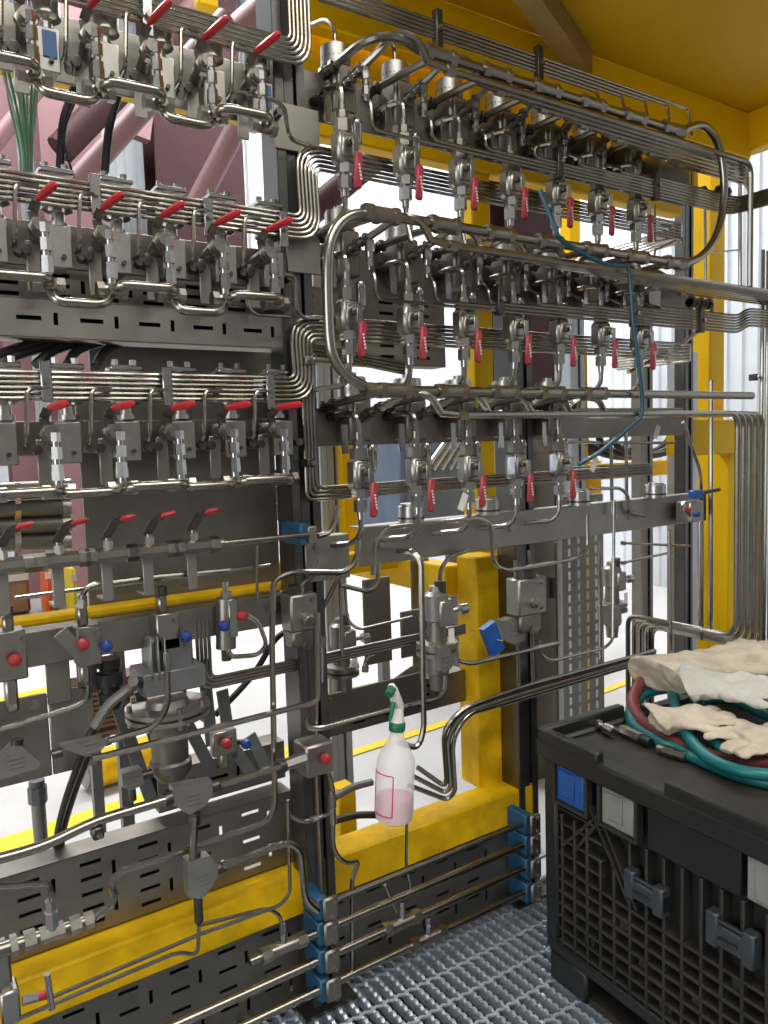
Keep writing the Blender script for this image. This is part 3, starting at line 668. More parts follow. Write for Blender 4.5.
for k, px in enumerate((6, 62, 111, 152, 196)):
    p = P(px, 561 - px*.1, D4); place([('body', inl), ('union_nut', inn[0]), ('union_nut', inn[1]), ('bonnet', bon), ('lever', l4, [('grip', g4)]), ('bracket', br4)], 'inline_valve', (p.x, -D4, Z4), f'inline ball valve with a red-tipped lever pointing right, {ORD[k]} from left', 'valve', 'inline valves on the horizontal line')
tube('long horizontal tube carrying the inline ball valves', [(-.45, -D4, Z4), (.86, -D4, Z4)], .0075, px=False, nuts=(), n=10)

# ================================================================ LOWER LEFT INSTRUMENTS
def knob(parent, p, mt, r=.0125, off=V((0, 0, 0)), axis=(0, -1, 0)):
    return MB().lathe(V(p)-off, axis, [(0, r*.5), (.006, r*.5), (.008, r), (.016, r*1.02), (.024, r*.8), (.027, r*.3)], 14).build('knob', mt, parent)
def pbox(b, x0, y0, x1, y1, d0, d1, off, ch=.003):
    """chamfered box whose front face spans the given pixels at depth d1 and which reaches back to d0"""
    a = P(x0, y0, d1); c = P(x1, y1, d1); m_ = (a+c)/2
    return b.cbox((m_.x-off.x, -(d0+d1)/2-off.y, m_.z-off.z), (abs(c.x-a.x), abs(d1-d0), abs(a.z-c.z)), ch)
def shield(label, poly, d, th=.03, name='tube_junction', extra=()):
    off = sum((P(x, y, d) for x, y in poly), V((0, 0, 0)))/len(poly)
    t = thing(name, off, label, 'junction', 'cast tube junctions')
    MB().prism([P(x, y, d)-off for x, y in poly], (0, th, 0)).build('body', 'alloy_light', t)
    for (x0, y0, x1, y1, r) in extra: MB().cyl(P(x0, y0, d-th/2)-off, P(x1, y1, d-th/2)-off, r, n=10).build('collar', 'fitting_dark', t)
    c = sum((V(p) for p in [(x, y, 0) for x, y in poly]), V((0, 0, 0)))/len(poly)
    b = MB()
    for j in range(3): b.cbox(P(c.x, c.y-4+j*4.5, d+.0012)-off, (.030-.006*(j % 2), .0014, .0035), .0003)
    b.build('cast_mark', 'alloy', t); return t
def needle(label, box, d, knobs, top=None, bottom=None, mt='body', strips=()):
    x0, y0, x1, y1 = box; off = P((x0+x1)/2, y1, d)
    t = thing('needle_valve', off, label, 'valve', 'knob valves on the lower left rail')
    pbox(MB(), x0, y0, x1, y1, 0.0, d, off).build('block', mt, t)
    for (kx, ky, km) in knobs:
        knob(t, P(kx, ky, d+.002), km, off=off)
        MB().cyl(P(min(max(kx, x0+4), x1-4), ky, d-.02)-off, P(kx, ky, d+.006)-off, .0065, n=10).build('knob_stem', 'fitting_dark', t)
    if top: b = MB(); pbox(b, *top, d-.035, d-.005, off, .005); b.build('top_fitting', 'fitting', t); c = P((top[0]+top[2])/2, top[1], d-.02)-off; MB().cyl(c, c+V((0, 0, .022)), .010, n=6).build('union_nut', 'fitting_dark', t)
    if bottom: b = MB(); pbox(b, *bottom, d-.035, d-.005, off, .005); b.build('bottom_fitting', 'fitting', t)
    for s_ in strips: b = MB(); pbox(b, *s_[:4], d+.002, d+.010, off, .001); b.build('strip', 'plate_light', t)
    boltheads(t, [P(x1-6, y0+5, d)-off], .005); return t
needle('pale block valve with one red knob at far left', (-8, 634, 29, 678), .05, [(14, 659, 'red_knob')], top=(2, 617, 15, 634), bottom=(4, 679, 20, 712))
t = needle('block valve with a red and a blue knob beside the slanted strip', (76, 628, 103, 664), .05, [(82, 643, 'red_knob'), (105, 645, 'blue_knob')], top=(77, 606, 89, 626), bottom=(80, 665, 91, 684))
MB().bar(P(60, 632, .055)-t.location, P(86, 660, .055)-t.location, .006, .030).build('slanted_strip', 'plate_light', t)
needle('block valve with blue knob above the finned bonnet', (156, 615, 181, 648), .06, [(184, 635, 'blue_knob')], top=(158, 596, 168, 613))
t = thing('needle_valve', P(226, 650, .05), 'upright round valve with blue and red knobs, rightmost on the lower left rail', 'valve', 'knob valves on the lower left rail')
off = t.location.copy(); c0 = P(226, 648, .03)-off; c1 = P(226, 598, .03)-off
MB().cyl(c0, c1, .024, n=18).build('body', 'body', t); MB().cyl(c1, c1+V((0, 0, .016)), .013, n=6).cyl(c1+V((0, 0, .016)), c1+V((0, 0, .04)), .008, n=8).build('top_fitting', 'bright', t)
MB().cyl(c0, c0-V((0, 0, .03)), .012, n=6).build('bottom_fitting', 'fitting_dark', t); knob(t, P(222, 625, .06), 'blue_knob', off=off); knob(t, P(240, 615, .05), 'red_knob', off=off)
MB().cyl(P(232, 616, .04)-off, P(240, 615, .05)-off, .008, n=8).build('side_stem', 'fitting_dark', t)
MB().cbox(P(233, 618, .058)-off, (.02, .006, .09), .001).build('strip', 'bright', t)
# finned bonnet and round diaphragm valve
off = P(170, 704, .03)
t = thing('diaphragm_valve', off, 'round flanged diaphragm valve under the grey finned bonnet', 'valve')
b = MB(); pbox(b, 150, 640, 195, 676, -.02, .06, off, .006); b.build('bonnet', 'alloy', t)
for x_ in (150, 157, 164): b = MB(); pbox(b, x_, 638, x_+4, 680, .06, .085, off, .002); b.build('fin', 'alloy_light', t)
b = MB(); pbox(b, 163, 653, 171, 672, .06, .08, off, .002); b.build('name_plate', 'body', t)
b = MB(); pbox(b, 143, 676, 207, 686, -.03, .08, off, .003); b.build('base', 'alloy', t)
MB().lathe(V((0, .02, -.035)), (0, 0, 1), [(0, .080), (.004, .095), (.014, .095), (.0145, .082), (.020, .082), (.0205, .095), (.030, .095), (.0305, .05), (.046, .045)], 30).build('flange', 'plate_light', t)
MB().lathe(V((0, .02, -.035)), (0, 0, -1), [(0, .05), (.03, .042), (.10, .042), (.105, .048), (.125, .048), (.15, .03)], 20).build('lower_body', 'plate', t)
for g in range(8):
    q = V((math.cos(g*.785)*.087, .02+math.sin(g*.785)*.087, -.042)); MB().cyl(q, q+V((0, 0, .05)), .006, n=6).build('bolt', 'fitting', t)
MB().cyl(P(143, 683, .05)-off, P(133, 681, .10)-off, .012, n=8).build('side_gland', 'fitting_dark', t)
needle('low block valve with red and blue knobs right of the diaphragm valve', (212, 734, 238, 752), .02, [(224, 742, 'red_knob'), (244, 742, 'blue_knob')], bottom=(220, 753, 230, 768))
pc = thing('pipe_bracket', P(97, 826, .16), 'small black bracket on the heavy long tube at lower left', 'bracket'); MB().cbox((0, .004, -.012), (.022, .034, .026), .003).build('block', 'fitting_dark', pc); MB().cyl((0, -.014, -.012), (0, -.024, -.012), .006, n=6).build('bolt', 'fitting', pc)
# grey standing plates at far left
a = P(0, 690, -.03); b_ = P(92, 690, -.03)
plate('support_plate', 'wide grey standing plate at far left below the red knob', a.x-.25, P(47, 700, -.03).x, .80, .985, .03, mt='plate', bolts=[(P(34, 702, -.03).x, .965)], group='standing plates', lip=False)
plate('support_plate', 'grey standing plate beside the white conduit', P(48, 700, -.03).x, b_.x, .80, .985, .03, mt='plate_light', bolts=[(P(80, 692, -.03).x, .97)], group='standing plates', lip=False)
plate('support_plate', 'narrow grey strip joining the rail to the standing plates', P(46, 690, -.03).x, P(70, 690, -.03).x, .96, 1.08, .02, mt='plate_light', group='standing plates', lip=False)
plate('support_plate', 'narrow dark strip right of the narrow grey strip', P(92, 690, -.03).x-.03, P(112, 690, -.03).x-.03, .97, 1.06, .03, mt='plate', group='standing plates', lip=False)
LEG = [((112, 690), (152, 802), 'first'), ((140, 690), (166, 775), 'second'), ((203, 660), (212, 745), 'third'), ((222, 690), (232, 760), 'fourth'), ((188, 725), (214, 775), 'fifth'), ((232, 745), (254, 778), 'sixth'), ((250, 735), (266, 768), 'seventh')]
for a, b, o_ in LEG:
    tag(MB().bar(P(*a, -.06), P(*b, -.06), .006, .030).build('flat_leg', 'alloy'), f'dark slanted flat bar under the diaphragm valve, {o_} from left', 'bar', 'slanted flat bars')
t = thing('cable_gland', P(110, 680, -.0), 'black ribbed connector hanging under the lower left rail', 'connector')
MB().lathe((0, 0, .05), (0, 0, -1), [(0, .026), (.02, .026), (.022, .021), (.03, .021), (.032, .029), (.06, .029), (.062, .022), (.075, .022), (.077, .027), (.10, .027), (.115, .018)], 18).build('body', 'black_rubber', t)
t = thing('conduit', P(38, 800, -.20), 'vertical grey conduit with a hexagonal collar at far left', 'conduit')
MB().cyl((0, 0, -.75), (0, 0, .0), .0160, n=14).build('pipe', 'alloy_light', t); MB().cyl((0, 0, -.005), (0, 0, .035), .022, n=8).cyl((0, 0, .035), (0, 0, .05), .018, n=12).build('collar', 'alloy', t)
shield('bell-shaped grey junction below the red-knob valve at far left', [(14, 747), (22, 747), (40, 762), (40, 768), (-6, 782), (-8, 768)], .09, .04, extra=((17, 748, 17, 739, .012),))
shield('flat grey junction above the black cables', [(62, 748), (103, 739), (110, 741), (98, 754), (86, 757)], .12, .035, extra=((101, 742, 110, 739, .012), (62, 752, 52, 755, .010)))
shield('grey T-shaped junction on the long lower tube', [(173, 788), (212, 781), (213, 795), (205, 806), (190, 815), (175, 806)], .16, .03, extra=((176, 795, 163, 801, .015), (211, 787, 222, 784, .014), (195, 812, 195, 824, .012)))
shield('tall grey junction hanging above the yellow beam', [(187, 862), (210, 856), (218, 866), (218, 876), (206, 896), (200, 899), (189, 898)], .16, .03, extra=((195, 862, 195, 852, .013), (215, 870, 225, 866, .012), (198, 897, 199, 922, .010)))
shield('small square grey junction in front of the yellow cylinder', [(122, 774), (142, 769), (144, 784), (131, 791), (123, 788)], .05, .03, extra=((142, 776, 152, 773, .010), (132, 788, 133, 800, .008)))

# ---- tubes of the lower left (points are photo pixels plus distance from the panel)
tube('tube hooking up from the fitting and running right above the rail', [(82, 608), (83, 592), (92, 585), (152, 577), (230, 570)], .0058, .09, R=.025, nuts=(0,))
tube('thin tube bent left from the red and blue knob valve', [(88, 684), (88, 700), (75, 707), (0, 730), (-30, 738)], .0058, .10)
tube('stout tube curving down from the finned bonnet to the flat junction', [(167, 672), (168, 706), (155, 727), (108, 741)], .0075, .13, R=.04)
tube('long tube rising right to the middle post, bent up along it', [(92, 758), (100, 757), (312, 703), (319, 698), (317, 612)], .0075, .14, R=.02)
tube('heavy long tube in front of the floor line at lower left', [(-10, 861), (45, 846), (92, 822), (165, 800)], .0105, .16, R=.06, n=10)
tube('tube running right from the T-shaped junction to the red-knob union', [(220, 785), (280, 766)], .0085, .16)
tube('short drop tube between the two grey junctions', [(195, 816), (193, 858)], .0085, .155)
tube('tube curving from the tall junction down to the blue clamps', [(222, 866), (288, 842), (300, 850), (305, 900), (318, 911)], .0085, .16, R=.03)
tube('tall bent tube from the mounting bar down behind the shields', [(358, 540), (357, 560), (345, 573), (290, 572), (273, 580), (272, 640), (275, 806), (268, 822), (120, 872), (110, 884), (117, 900), (95, 918)], .0075, .11, R=.03)
tube('thin tube along the yellow beam ending in a T-handle', [(52, 997), (198, 935), (281, 905), (290, 893), (288, 800)], .0046, .14, R=.02)
tube('lower thin tube along the yellow beam', [(20, 1018), (178, 952), (198, 955), (199, 925)], .0046, .15, R=.02)
tube('thin tube hooked over the lower left valve manifold', [(200, 925), (268, 908), (281, 916), (282, 935)], .0046, .13, R=.02)
tube('thin bent tube left above the manifold at lower left', [(-20, 882), (0, 887), (48, 883), (52, 893), (52, 902)], .0062, .14, R=.02)
tube('tube looping from the round knob valve back left', [(242, 613), (258, 620), (267, 645), (258, 655), (232, 657), (228, 650)], .0058, .06, R=.03)
tube('small bent tube end above the far left red knob', [(-15, 590), (0, 600), (8, 615)], .0058, .05)
tube('thin horizontal tube below the inline valves', [(15, 598), (60, 592), (270, 565)], .0040, .02)
tube('thin dropper tube right of the inline valves', [(257, 545), (257, 602)], .0036, .03)
def rb(i):
    x_ = P(197+i*4, 640, .0).x; zc = P(210, 688-i*3.2, .0).z
    return fillet([(x_, -.0, 1.10), (x_, 0, zc), (1.45, .02, zc + .0)], .02+.008*(3-i))
tubes(4, rb, 'low bundle bending right under the rail', '{} tube of the low bundle bending right under the rail', .0046, 'tube_dark')
# valve manifold at the lower left corner
off = P(45, 930, .14)
t = thing('valve_manifold', off, 'nickel tee manifold with nuts over the slotted tray at lower left', 'fitting')
A = P(0, 950, .14)-off; B = P(95, 918, .14)-off; ax = (B-A)
for (f0, f1, r, nn) in ((-.15, .10, .015, 12), (.10, .17, .021, 6), (.17, .24, .013, 12), (.24, .36, .020, 6), (.36, .40, .013, 12), (.40, .66, .0165, 6), (.66, .72, .012, 12), (.72, .84, .018, 6), (.84, .88, .012, 12), (.88, .98, .0165, 6)):
    MB().cyl(A+ax*f0, A+ax*f1, r, n=nn).build('hex_fitting' if nn == 6 else 'pipe_section', 'fitting' if nn == 6 else 'tube_dark', t)
c = P(52, 928, .14)-off; MB().cyl(c, c+V((0, 0, .035)), .014, n=6).cyl(c+V((0, 0, .035)), c+V((0, 0, .06)), .011, n=6).build('top_nut', 'bright', t)
off = P(10, 1000, .14); t = thing('bleed_valve', off, 'bleed valve with a small red collar and steel T-handle at the bottom left corner', 'valve')
b = MB(); pbox(b, 0, 996, 22, 1022, .10, .15, off, .004); b.build('block', 'body', t)
b = MB(); pbox(b, -6, 950, 14, 995, .10, .14, off, .006); b.build('riser_block', 'fitting', t)
a = P(22, 1001, .14)-off; e = P(48, 994, .14)-off; MB().cyl(a, a+(e-a)*.6, .009, n=6).build('stem_nut', 'bright', t); MB().cyl(a+(e-a)*.6, e, .009, n=12).build('red_collar', 'red_knob', t)
MB().cyl(P(47, 974, .15)-off, P(52, 1009, .15)-off, .0065, n=10).build('t_handle', 'bright', t)
# red-knob union on the middle post
off = P(325, 757, .14); t = thing('union_valve', off, 'long union with a red knob crossing in front of the middle post', 'valve')
MB().cyl(P(277, 767, .15)-off, P(285, 765, .15)-off, .016, n=12).build('collar', 'fitting_dark', t); MB().cyl(P(285, 765, .15)-off, P(305, 758, .15)-off, .0145, n=6).build('union_nut', 'body', t)
b = MB(); pbox(b, 306, 748, 335, 772, .08, .15, off, .005); b.build('block', 'plate_light', t); knob(t, P(323, 757, .15), 'red_knob', .012, off)
tube('tube dropping from the red-knob union past the yellow beam', [(328, 768), (333, 790), (333, 850), (345, 864), (360, 860), (352, 877), (352, 968)], .0062, .10, R=.025)
o = tube('short side tube with a small union left of the dropper', [(289, 815), (304, 823), (331, 813)], .0050, .10, R=.02); nut(o, P(312, 820, .10), P(325, 815, .10)-P(312, 820, .10), .009, .018, 'bright')
off = P(332, 800, .10); t = thing('check_valve', off, 'slim check valve fitted in the dropper tube', 'valve', 'inline check valves'); MB().cyl((0, 0, -.02), (0, 0, .012), .0105, n=6).build('body', 'fitting', t); MB().cyl((0, 0, .012), (0, 0, .026), .008, n=10).build('upper_nut', 'bright', t); MB().cyl((0, 0, -.06), (0, 0, -.02), .0095, n=10).build('lower_nut', 'bright', t)
# blue clamp blocks and the four bottom pipes
off = P(301, 530, .06); t = thing('tube_block', off, 'blue clamp block on the tube end beside the middle post', 'clamp', 'blue clamps')
b = MB(); pbox(b, 300, 524, 308, 545, .02, .12, off, .003); b.build('jaw', 'blue_clamp', t); b = MB(); pbox(b, 308, 527, 318, 543, .02, .12, off, .003); b.build('plate', 'plate', t)
tube('curved tube leaving the blue clamp upwards', [(318, 536), (330, 533), (336, 520), (337, 505)], .0075, .08, R=.03)
PD = .105
zs = [P(420, 866, PD).z, P(420, 889, PD).z, P(420, 915, PD).z, P(420, 942, PD).z]
nm = ['uppermost thin tube of the four bottom pipes', 'second of the four bottom pipes from the top', 'third of the four bottom pipes from the top', 'lowest of the four bottom pipes over the grating']
for i, z_ in enumerate(zs):
    x0 = (P(331, 901, PD).x, P(250, 971, PD).x, -.45, -.45)[i]
    tube(nm[i], [(x0, -PD, z_), (P(527, 880, PD).x, -PD, z_)], (.0075, .0105, .0115, .0115)[i], px=False, n=12, name='bottom_pipe', cat='pipe', group='bottom pipes', mt='pipe' if i else 'tube_dark')
for j, (cxp, lb) in enumerate(((P(325, 940, PD).x, 'middle post'), (P(529, 860, PD).x, 'post near the crate'))):
    for i, z_ in enumerate(zs):
        t = thing('pipe_clamp', (cxp, -PD, z_), f'blue pipe clamp on the {lb}, {ORD[i]} from the top', 'clamp', 'blue pipe clamps')
        MB().cbox((-.010, .028, 0), (.030, .085, .060), .004).build('jaw', 'blue_clamp', t); MB().cbox((.008, -.020, 0), (.042, .014, .060), .005).build('cover_plate', 'plate', t)
        MB().cyl((.012, -.026, .02), (.012, -.034, .02), .006, n=6).build('bolt', 'fitting', t); MB().cyl((.012, -.026, -.02), (.012, -.034, -.02), .006, n=6).build('bolt', 'fitting', t)
tj = MB().cyl((-.045, 0, 0), (.045, 0, 0), .0165, n=12).cyl((-.06, 0, 0), (-.035, 0, 0), .019, n=6).cyl((.035, 0, 0), (.06, 0, 0), .019, n=6).mesh('body', 'fitting'); tk = MB().cyl((0, 0, .01), (0, .0, .04), .010, n=6).cyl((0, 0, .04), (0, 0, .062), .008, n=8).mesh('side_port', 'bright')
for i, (px, py, lb) in enumerate(((402, 923, 'tee fitting on the third bottom pipe'), (428, 931, 'tee fitting on the lowest bottom pipe'))):
    place([('body', tj), ('side_port', tk)], 'pipe_tee', (P(px, py, PD).x, -PD, zs[2+i]), lb, 'fitting', 'tees on the bottom pipes')
place([('body', tj), ('side_port', tk)], 'pipe_tee', (P(284, 952, PD).x, -PD, zs[1]), 'tee fitting at the left end of the second bottom pipe', 'fitting', 'tees on the bottom pipes')
tube('thin tube dropping behind the spray bottle to the bottom pipes', [(407, 800, .10), (406, 866, .10), (412, 895, .10)], .0046, R=.02)
tube('thin stub tube rising from the third bottom pipe', [(385, 885, .10), (396, 912, .10)], .0046)

# ================================================================ MIDDLE AND RIGHT LOWER INSTRUMENTS
def stackvalve(label, box, d, tops, knobs=(), grp='upright block valves'):
    x0, y0, x1, y1 = box; off = P((x0+x1)/2, y1, d); t = thing('block_valve', off, label, 'valve', grp)
    h = P((x0+x1)/2, y0, d).z-off.z; w_ = P(x1, y1, d).x-P(x0, y1, d).x
    MB().cbox((0, .03, h*.66), (w_, .06, h*.62), .005).build('block', 'plate_light', t)
    MB().cbox((-.004, .03, h*.22), (w_*.78, .05, h*.30), .006).build('lower_block', 'plate', t)
    MB().cyl((-.006, .03, h*.97), (-.006, .03, h*1.10), w_*.30, n=8).build('gland', 'fitting_dark', t)
    MB().lathe((.004, 0, h*.55), (0, -1, 0), [(0, .016), (.01, .016), (.012, .010), (.022, .010)], 12).build('stem', 'fitting', t)
    MB().cyl((0, .0, h*.12), (0, -.012, h*.12), .010, n=6).build('screw', 'fitting', t); boltheads(t, [(w_*.3, 0, h*.88), (w_*.3, 0, h*.45)], .005)
    return t
stackvalve('upright block valve on the middle post below the gusset', (293, 592, 320, 652), .09, 0)
stackvalve('small upright block valve with a stem left of the pale upright', (520, 576, 548, 636), .08, 0)
tube('tube elbow feeding the upright block valve on the middle post', [(301, 596), (301, 584), (312, 577), (316, 560)], .0070, .075, R=.03)
tube('thin rod standing in front of the middle post', [(318, 640), (316, 760), (322, 900)], .0050, .10)
tube('pale handle rod of the upright block valve', [(322, 636), (322, 682)], .0062, .12, mt='bright', nuts=(0,), nr=.011)
# regulators: bonnet, screw, flanges
def regulator(label, px, py, d, s=1.0):
    off = P(px, py, d); t = thing('regulator', off, label, 'regulator', 'grey pressure regulators')
    MB().lathe((0, 0, .10*s), (0, 0, 1), [(0, .022*s), (.004, .036*s), (.075*s, .036*s), (.085*s, .022*s), (.10*s, .018*s)], 18).build('bonnet', 'alloy_light', t)
    MB().cyl((.01, -.01, .17*s), (.01, -.01, .215*s), .017*s, n=8).build('gland', 'fitting_dark', t)
    MB().cbox((.012, -.02, .125*s), (.05*s, .04*s, .075*s), .005).build('cover', 'body', t)
    MB().cyl((.035*s, -.02, .125*s), (.075*s, -.02, .125*s), .006, n=8).build('adjuster', 'bright', t); MB().cyl((.07*s, -.02, .125*s), (.095*s, -.02, .125*s), .016*s, n=10).build('adjuster_knob', 'bright', t)
    MB().lathe((0, 0, 0), (0, 0, 1), [(0, .04*s), (.004, .060*s), (.016*s, .060*s), (.018*s, .05*s), (.026*s, .05*s), (.028*s, .060*s), (.04*s, .060*s), (.044*s, .03*s), (.10*s, .026*s)], 22).build('flange', 'plate', t)
    MB().lathe((0, 0, 0), (0, 0, -1), [(0, .035*s), (.05*s, .034*s), (.055*s, .026*s), (.10*s, .022*s)], 16).build('lower_body', 'plate', t)
    b = MB(); b.cbox((.018, -.046, .055*s), (.02*s, .002, .055*s), .0005); b.build('white_tag', 'white_tag', t)
    return t
regulator('grey pressure regulator left of the short yellow post', 437, 655, .03)
regulator('pale pressure regulator behind the slotted upright near the crate', 612, 612, -.05, .9)
regulator('round-flanged regulator half hidden behind the middle post', 342, 676, -.14, .85)
shield('grey drop-shaped junction in front of the regulator flange', [(440, 648), (448, 647), (455, 660), (452, 668), (445, 673), (440, 671)], .10, .02)
shield('grey junction right of the short yellow post', [(503, 621), (512, 618), (526, 620), (525, 640), (515, 645), (504, 640)], .06, .03)
shield('pale grey junction beside the pale regulator', [(606, 606), (613, 603), (621, 607), (622, 622), (614, 630), (607, 624)], .02, .02)
off = P(491, 638, .06); t = thing('blue_bracket', off, 'blue angled bracket beside the short yellow post', 'bracket')
MB().bar(P(487, 625, .06)-off, P(497, 652, .06)-off, .05, .022, V((0, 1, 0))).build('plate', 'blue_plastic', t); MB().cyl(P(496, 640, .07)-off, P(502, 641, .07)-off, .004, n=8).build('screw', 'bright', t)
tube('long tube along the mounting bar, bent down at both ends', [(373, 575), (374, 545), (384, 528), (478, 518), (491, 523), (493, 563), (505, 571), (575, 559), (588, 550), (587, 515)], .0062, .09, R=.03)
tube('tall tube bent down from the mounting bar in front of the regulator', [(398, 551, .02), (412, 551, .12), (421, 560, .14), (424, 730, .14), (418, 749, .14), (398, 742, .13)], .0078, R=.03)
tube('tube elbow entering the top of the regulator', [(440, 590, .03), (440, 570, .03), (448, 558, .03), (466, 551, .02)], .0062, R=.025)
tube('tube running right from behind the short post to the slotted upright', [(459, 661), (470, 664), (559, 643)], .0066, .12, R=.02)
tube('thin tube with a raised left end near the slotted upright', [(540, 640, .08), (541, 656, .08), (552, 661, .08), (605, 648, .08), (613, 640, .08), (614, 500, .06)], .0050, R=.02)
tube('thin tube from the third row drooping to the post', [(345, 588, -.02), (347, 620, -.02), (358, 630, -.02), (412, 617, -.02)], .0046, R=.03)
tube('tube from the left post rising right behind the bottle', [(306, 718, .12), (308, 728, .12), (320, 729, .12), (384, 712, .11), (438, 698, .10), (445, 690, .10), (445, 675, .10)], .0066, R=.025)
tube('bent tube hanging under the gusset plate', [(340, 575, .04), (332, 590, .02), (321, 612, .0)], .0058, R=.02)
tube('vertical tube pair member left, under the mounting bar', [(340, 572), (340, 585), (342, 655)], .0050, .0, R=.02)
tube('drooping tube under the gusset, joined to the mounting bar', [(378, 560), (378, 585), (368, 592), (340, 585)], .0062, .05, R=.03)
tube('elbow tube behind the spray trigger', [(365, 672), (366, 658), (374, 655)], .0055, .0, R=.02, nuts=(0,))
for i in range(3):
    o_ = i*4.5
    tube(f'{ORD[i]} of three long pipes curving from the floor up to the crate side', [(408+o_, 785-o_*2, -.02), (447-o_*.4, 800-o_*1.6, .02), (455-o_*.9, 792-o_*1.2, .04), (452-o_, 740-o_, .08), (466-o_*.6, 714-o_*.5, .10), (519, 699-o_*1.2, .10), (655, 658-o_*.8, .10)], .0075, R=.05, group='three long curving pipes', name='curved_pipe', cat='pipe')
plate('support_plate', 'dark bolted plate behind the middle post and bottle', P(322, 690, -.12).x, P(420, 690, -.12).x, P(370, 712, -.12).z, P(370, 684, -.12).z, .12, bolts=[(P(329, 700, -.12).x, P(329, 700, -.12).z)], group='standing plates', lip=False)
for i, (x0, y0, x1, y1, d_, lb) in enumerate(((362, 580, 392, 660, -.2, 'dark grey upright plate left of the regulator'), (410, 560, 432, 700, -.35, 'dark panel behind the regulator'), (400, 612, 440, 650, -.12, 'brown plate under the mounting bar'))):
    a = P(x0, y0, d_); b = P(x1, y1, d_); plate('support_plate', lb, a.x, b.x, b.z, a.z, -d_, mt='plate', group='standing plates', lip=False)
# third row extras: silver cylinders standing on the long mounting bar, and pale covers
sc = MB().lathe((0, 0, 0), (0, 0, 1), [(0, .036), (.045, .036), (.047, .030), (.052, .030)], 20).mesh('body', 'canister'); sr = MB().lathe((0, 0, .01), (0, 0, 1), [(0, .0365), (.003, .037), (.006, .0365)], 20).mesh('ring', 'fitting_dark')
for i, px in enumerate((405, 481, 572, 648)):
    p = P(px, 520-.1*(px-405)*.9, .0); place([('body', sc), ('ring', sr)], 'silver_cylinder', (p.x, -.03, 1.285), f'silver cylinder standing on the long mounting bar, {ORD[i]} from left', 'cylinder', 'cylinders on the mounting bar')
fb = MB().cbox((0, 0, 0), (.024, .012, .05), .004).mesh('cover', 'white_blue')
for i, (px, py, lb) in enumerate(((511, 466, 'pale blue cover on a valve, left one'), (553, 463, 'pale blue cover on a valve, right one'))):
    o = link('valve_cover', fb); o.location = P(px, py, .15); tag(o, lb, 'cover', 'pale blue covers')
tg = MB().cbox((0, 0, 0), (.022, .001, .048), .0003, Matrix.Rotation(.45, 3, 'Y')).mesh('paper_tag', 'white_tag')
for px, py, lb in ((463, 502, 'white paper tag hanging under the third valve of the third row'), (594, 464, 'white tag on the teal tube end'), (657, 432, 'white tag hanging below the heavy header')):
    o = link('paper_tag', tg); o.location = P(px, py, .12); tag(o, lb, 'tag', 'paper tags')
for i, (px0, py0, px1, py1, d) in enumerate(((436, 565, 437, 590, .03), (569, 552, 571, 700, -.02), (602, 552, 604, 700, -.02))): pass
ex = [((611, 436, .02), (612, 515, .02), 'slim upright tube left of the hanging silver cylinder'), ((626, 430, .0), (627, 520, .0), 'second slim upright tube by the silver cylinder'), ((600, 540, .02), (601, 660, .02), 'slim tube beside the slotted upright'), ((669, 530, .08), (671, 650, .08), 'tall thin tube in front of the pale upright'), ((711, 380, .02), (711, 632, .02), 'stout upright tube in front of the wide yellow column'), ((700, 520, .02), (700, 630, .02), 'thin upright tube left of the stout one'), ((529, 550, .04), (533, 690, .04), 'thin tube on the post near the crate'), ((515, 560, .05), (519, 700, .05), 'thin tube left of the post near the crate')]
for a, b, lb in ex: tube(lb, [a, b], .0058 if 'stout' not in lb else .0085)
tube('bent tube from the heavy header down past the blue cap', [(683, 422, .10), (700, 470, .08), (702, 500, .06), (702, 640, .04)], .0062, R=.03)
tube('hooked tube behind the hanging silver cylinder', [(590, 489, .02), (620, 488, .02), (628, 495, .02), (629, 512, .02), (645, 516, .02)], .0060, R=.02)
tube('thin horizontal tube below the heavy header', [(560, 442, .0), (675, 443, .0)], .0050)
tube('lower thin horizontal tube under the teal tube', [(560, 468, .0), (650, 464, .0)], .0036)
tube('small horizontal tube stub with nut near the pale upright', [(622, 543, .0), (690, 546, .0)], .0046, nuts=(0,))
tube('second horizontal tube stub near the pale upright', [(622, 563, .0), (672, 552, .0)], .0046, nuts=(0,))
off = P(688, 515, .08); t = thing('end_valve', off, 'small valve with red and blue tips at the right end of the mounting bar', 'valve')
b = MB(); pbox(b, 690, 502, 704, 521, .02, .08, off, .004); b.build('block', 'fitting', t); knob(t, P(684, 510, .08), 'red_knob', .010, off); knob(t, P(693, 514, .09), 'blue_knob', .010, off); MB().bar(P(683, 503, .09)-off, P(690, 520, .09)-off, .006, .018).build('lever', 'bright', t)
off = P(696, 494, .08); t = thing('capped_rod', off, 'steel rod with a bright blue cap at the right', 'rod'); MB().cbox((0, 0, 0), (.055, .03, .028), .004).build('cap', 'blue_plastic', t); MB().cyl((.0, 0, 0), (.14, 0, .008), .007, n=8).build('rod', 'fitting_dark', t)
# vertical bundle at far right and nested bends above the crate
for i in range(4):
    tube(f'{ORD[i]} upright from the left at the far right edge', [(P(748+i*5, 300, -.02).x, .02-.06, 2.2 if i < 2 else 2.16), (P(748+i*5, 300, -.02).x, -.04, .0)], .0075, px=False, group='uprights at the far right edge')
clamp('dark clamp on the far right uprights', P(755, 371, .05).x, -.058, -.03, 1.70, 1.725)
tube('bent conduit behind the right end of the second row', [(628, 372, -.1), (680, 345, -.1), (700, 330, -.1), (712, 315, -.1), (712, 300, -.1)], .0085, R=.04)
for i, z_ in enumerate((455, 463, 470)):
    pass
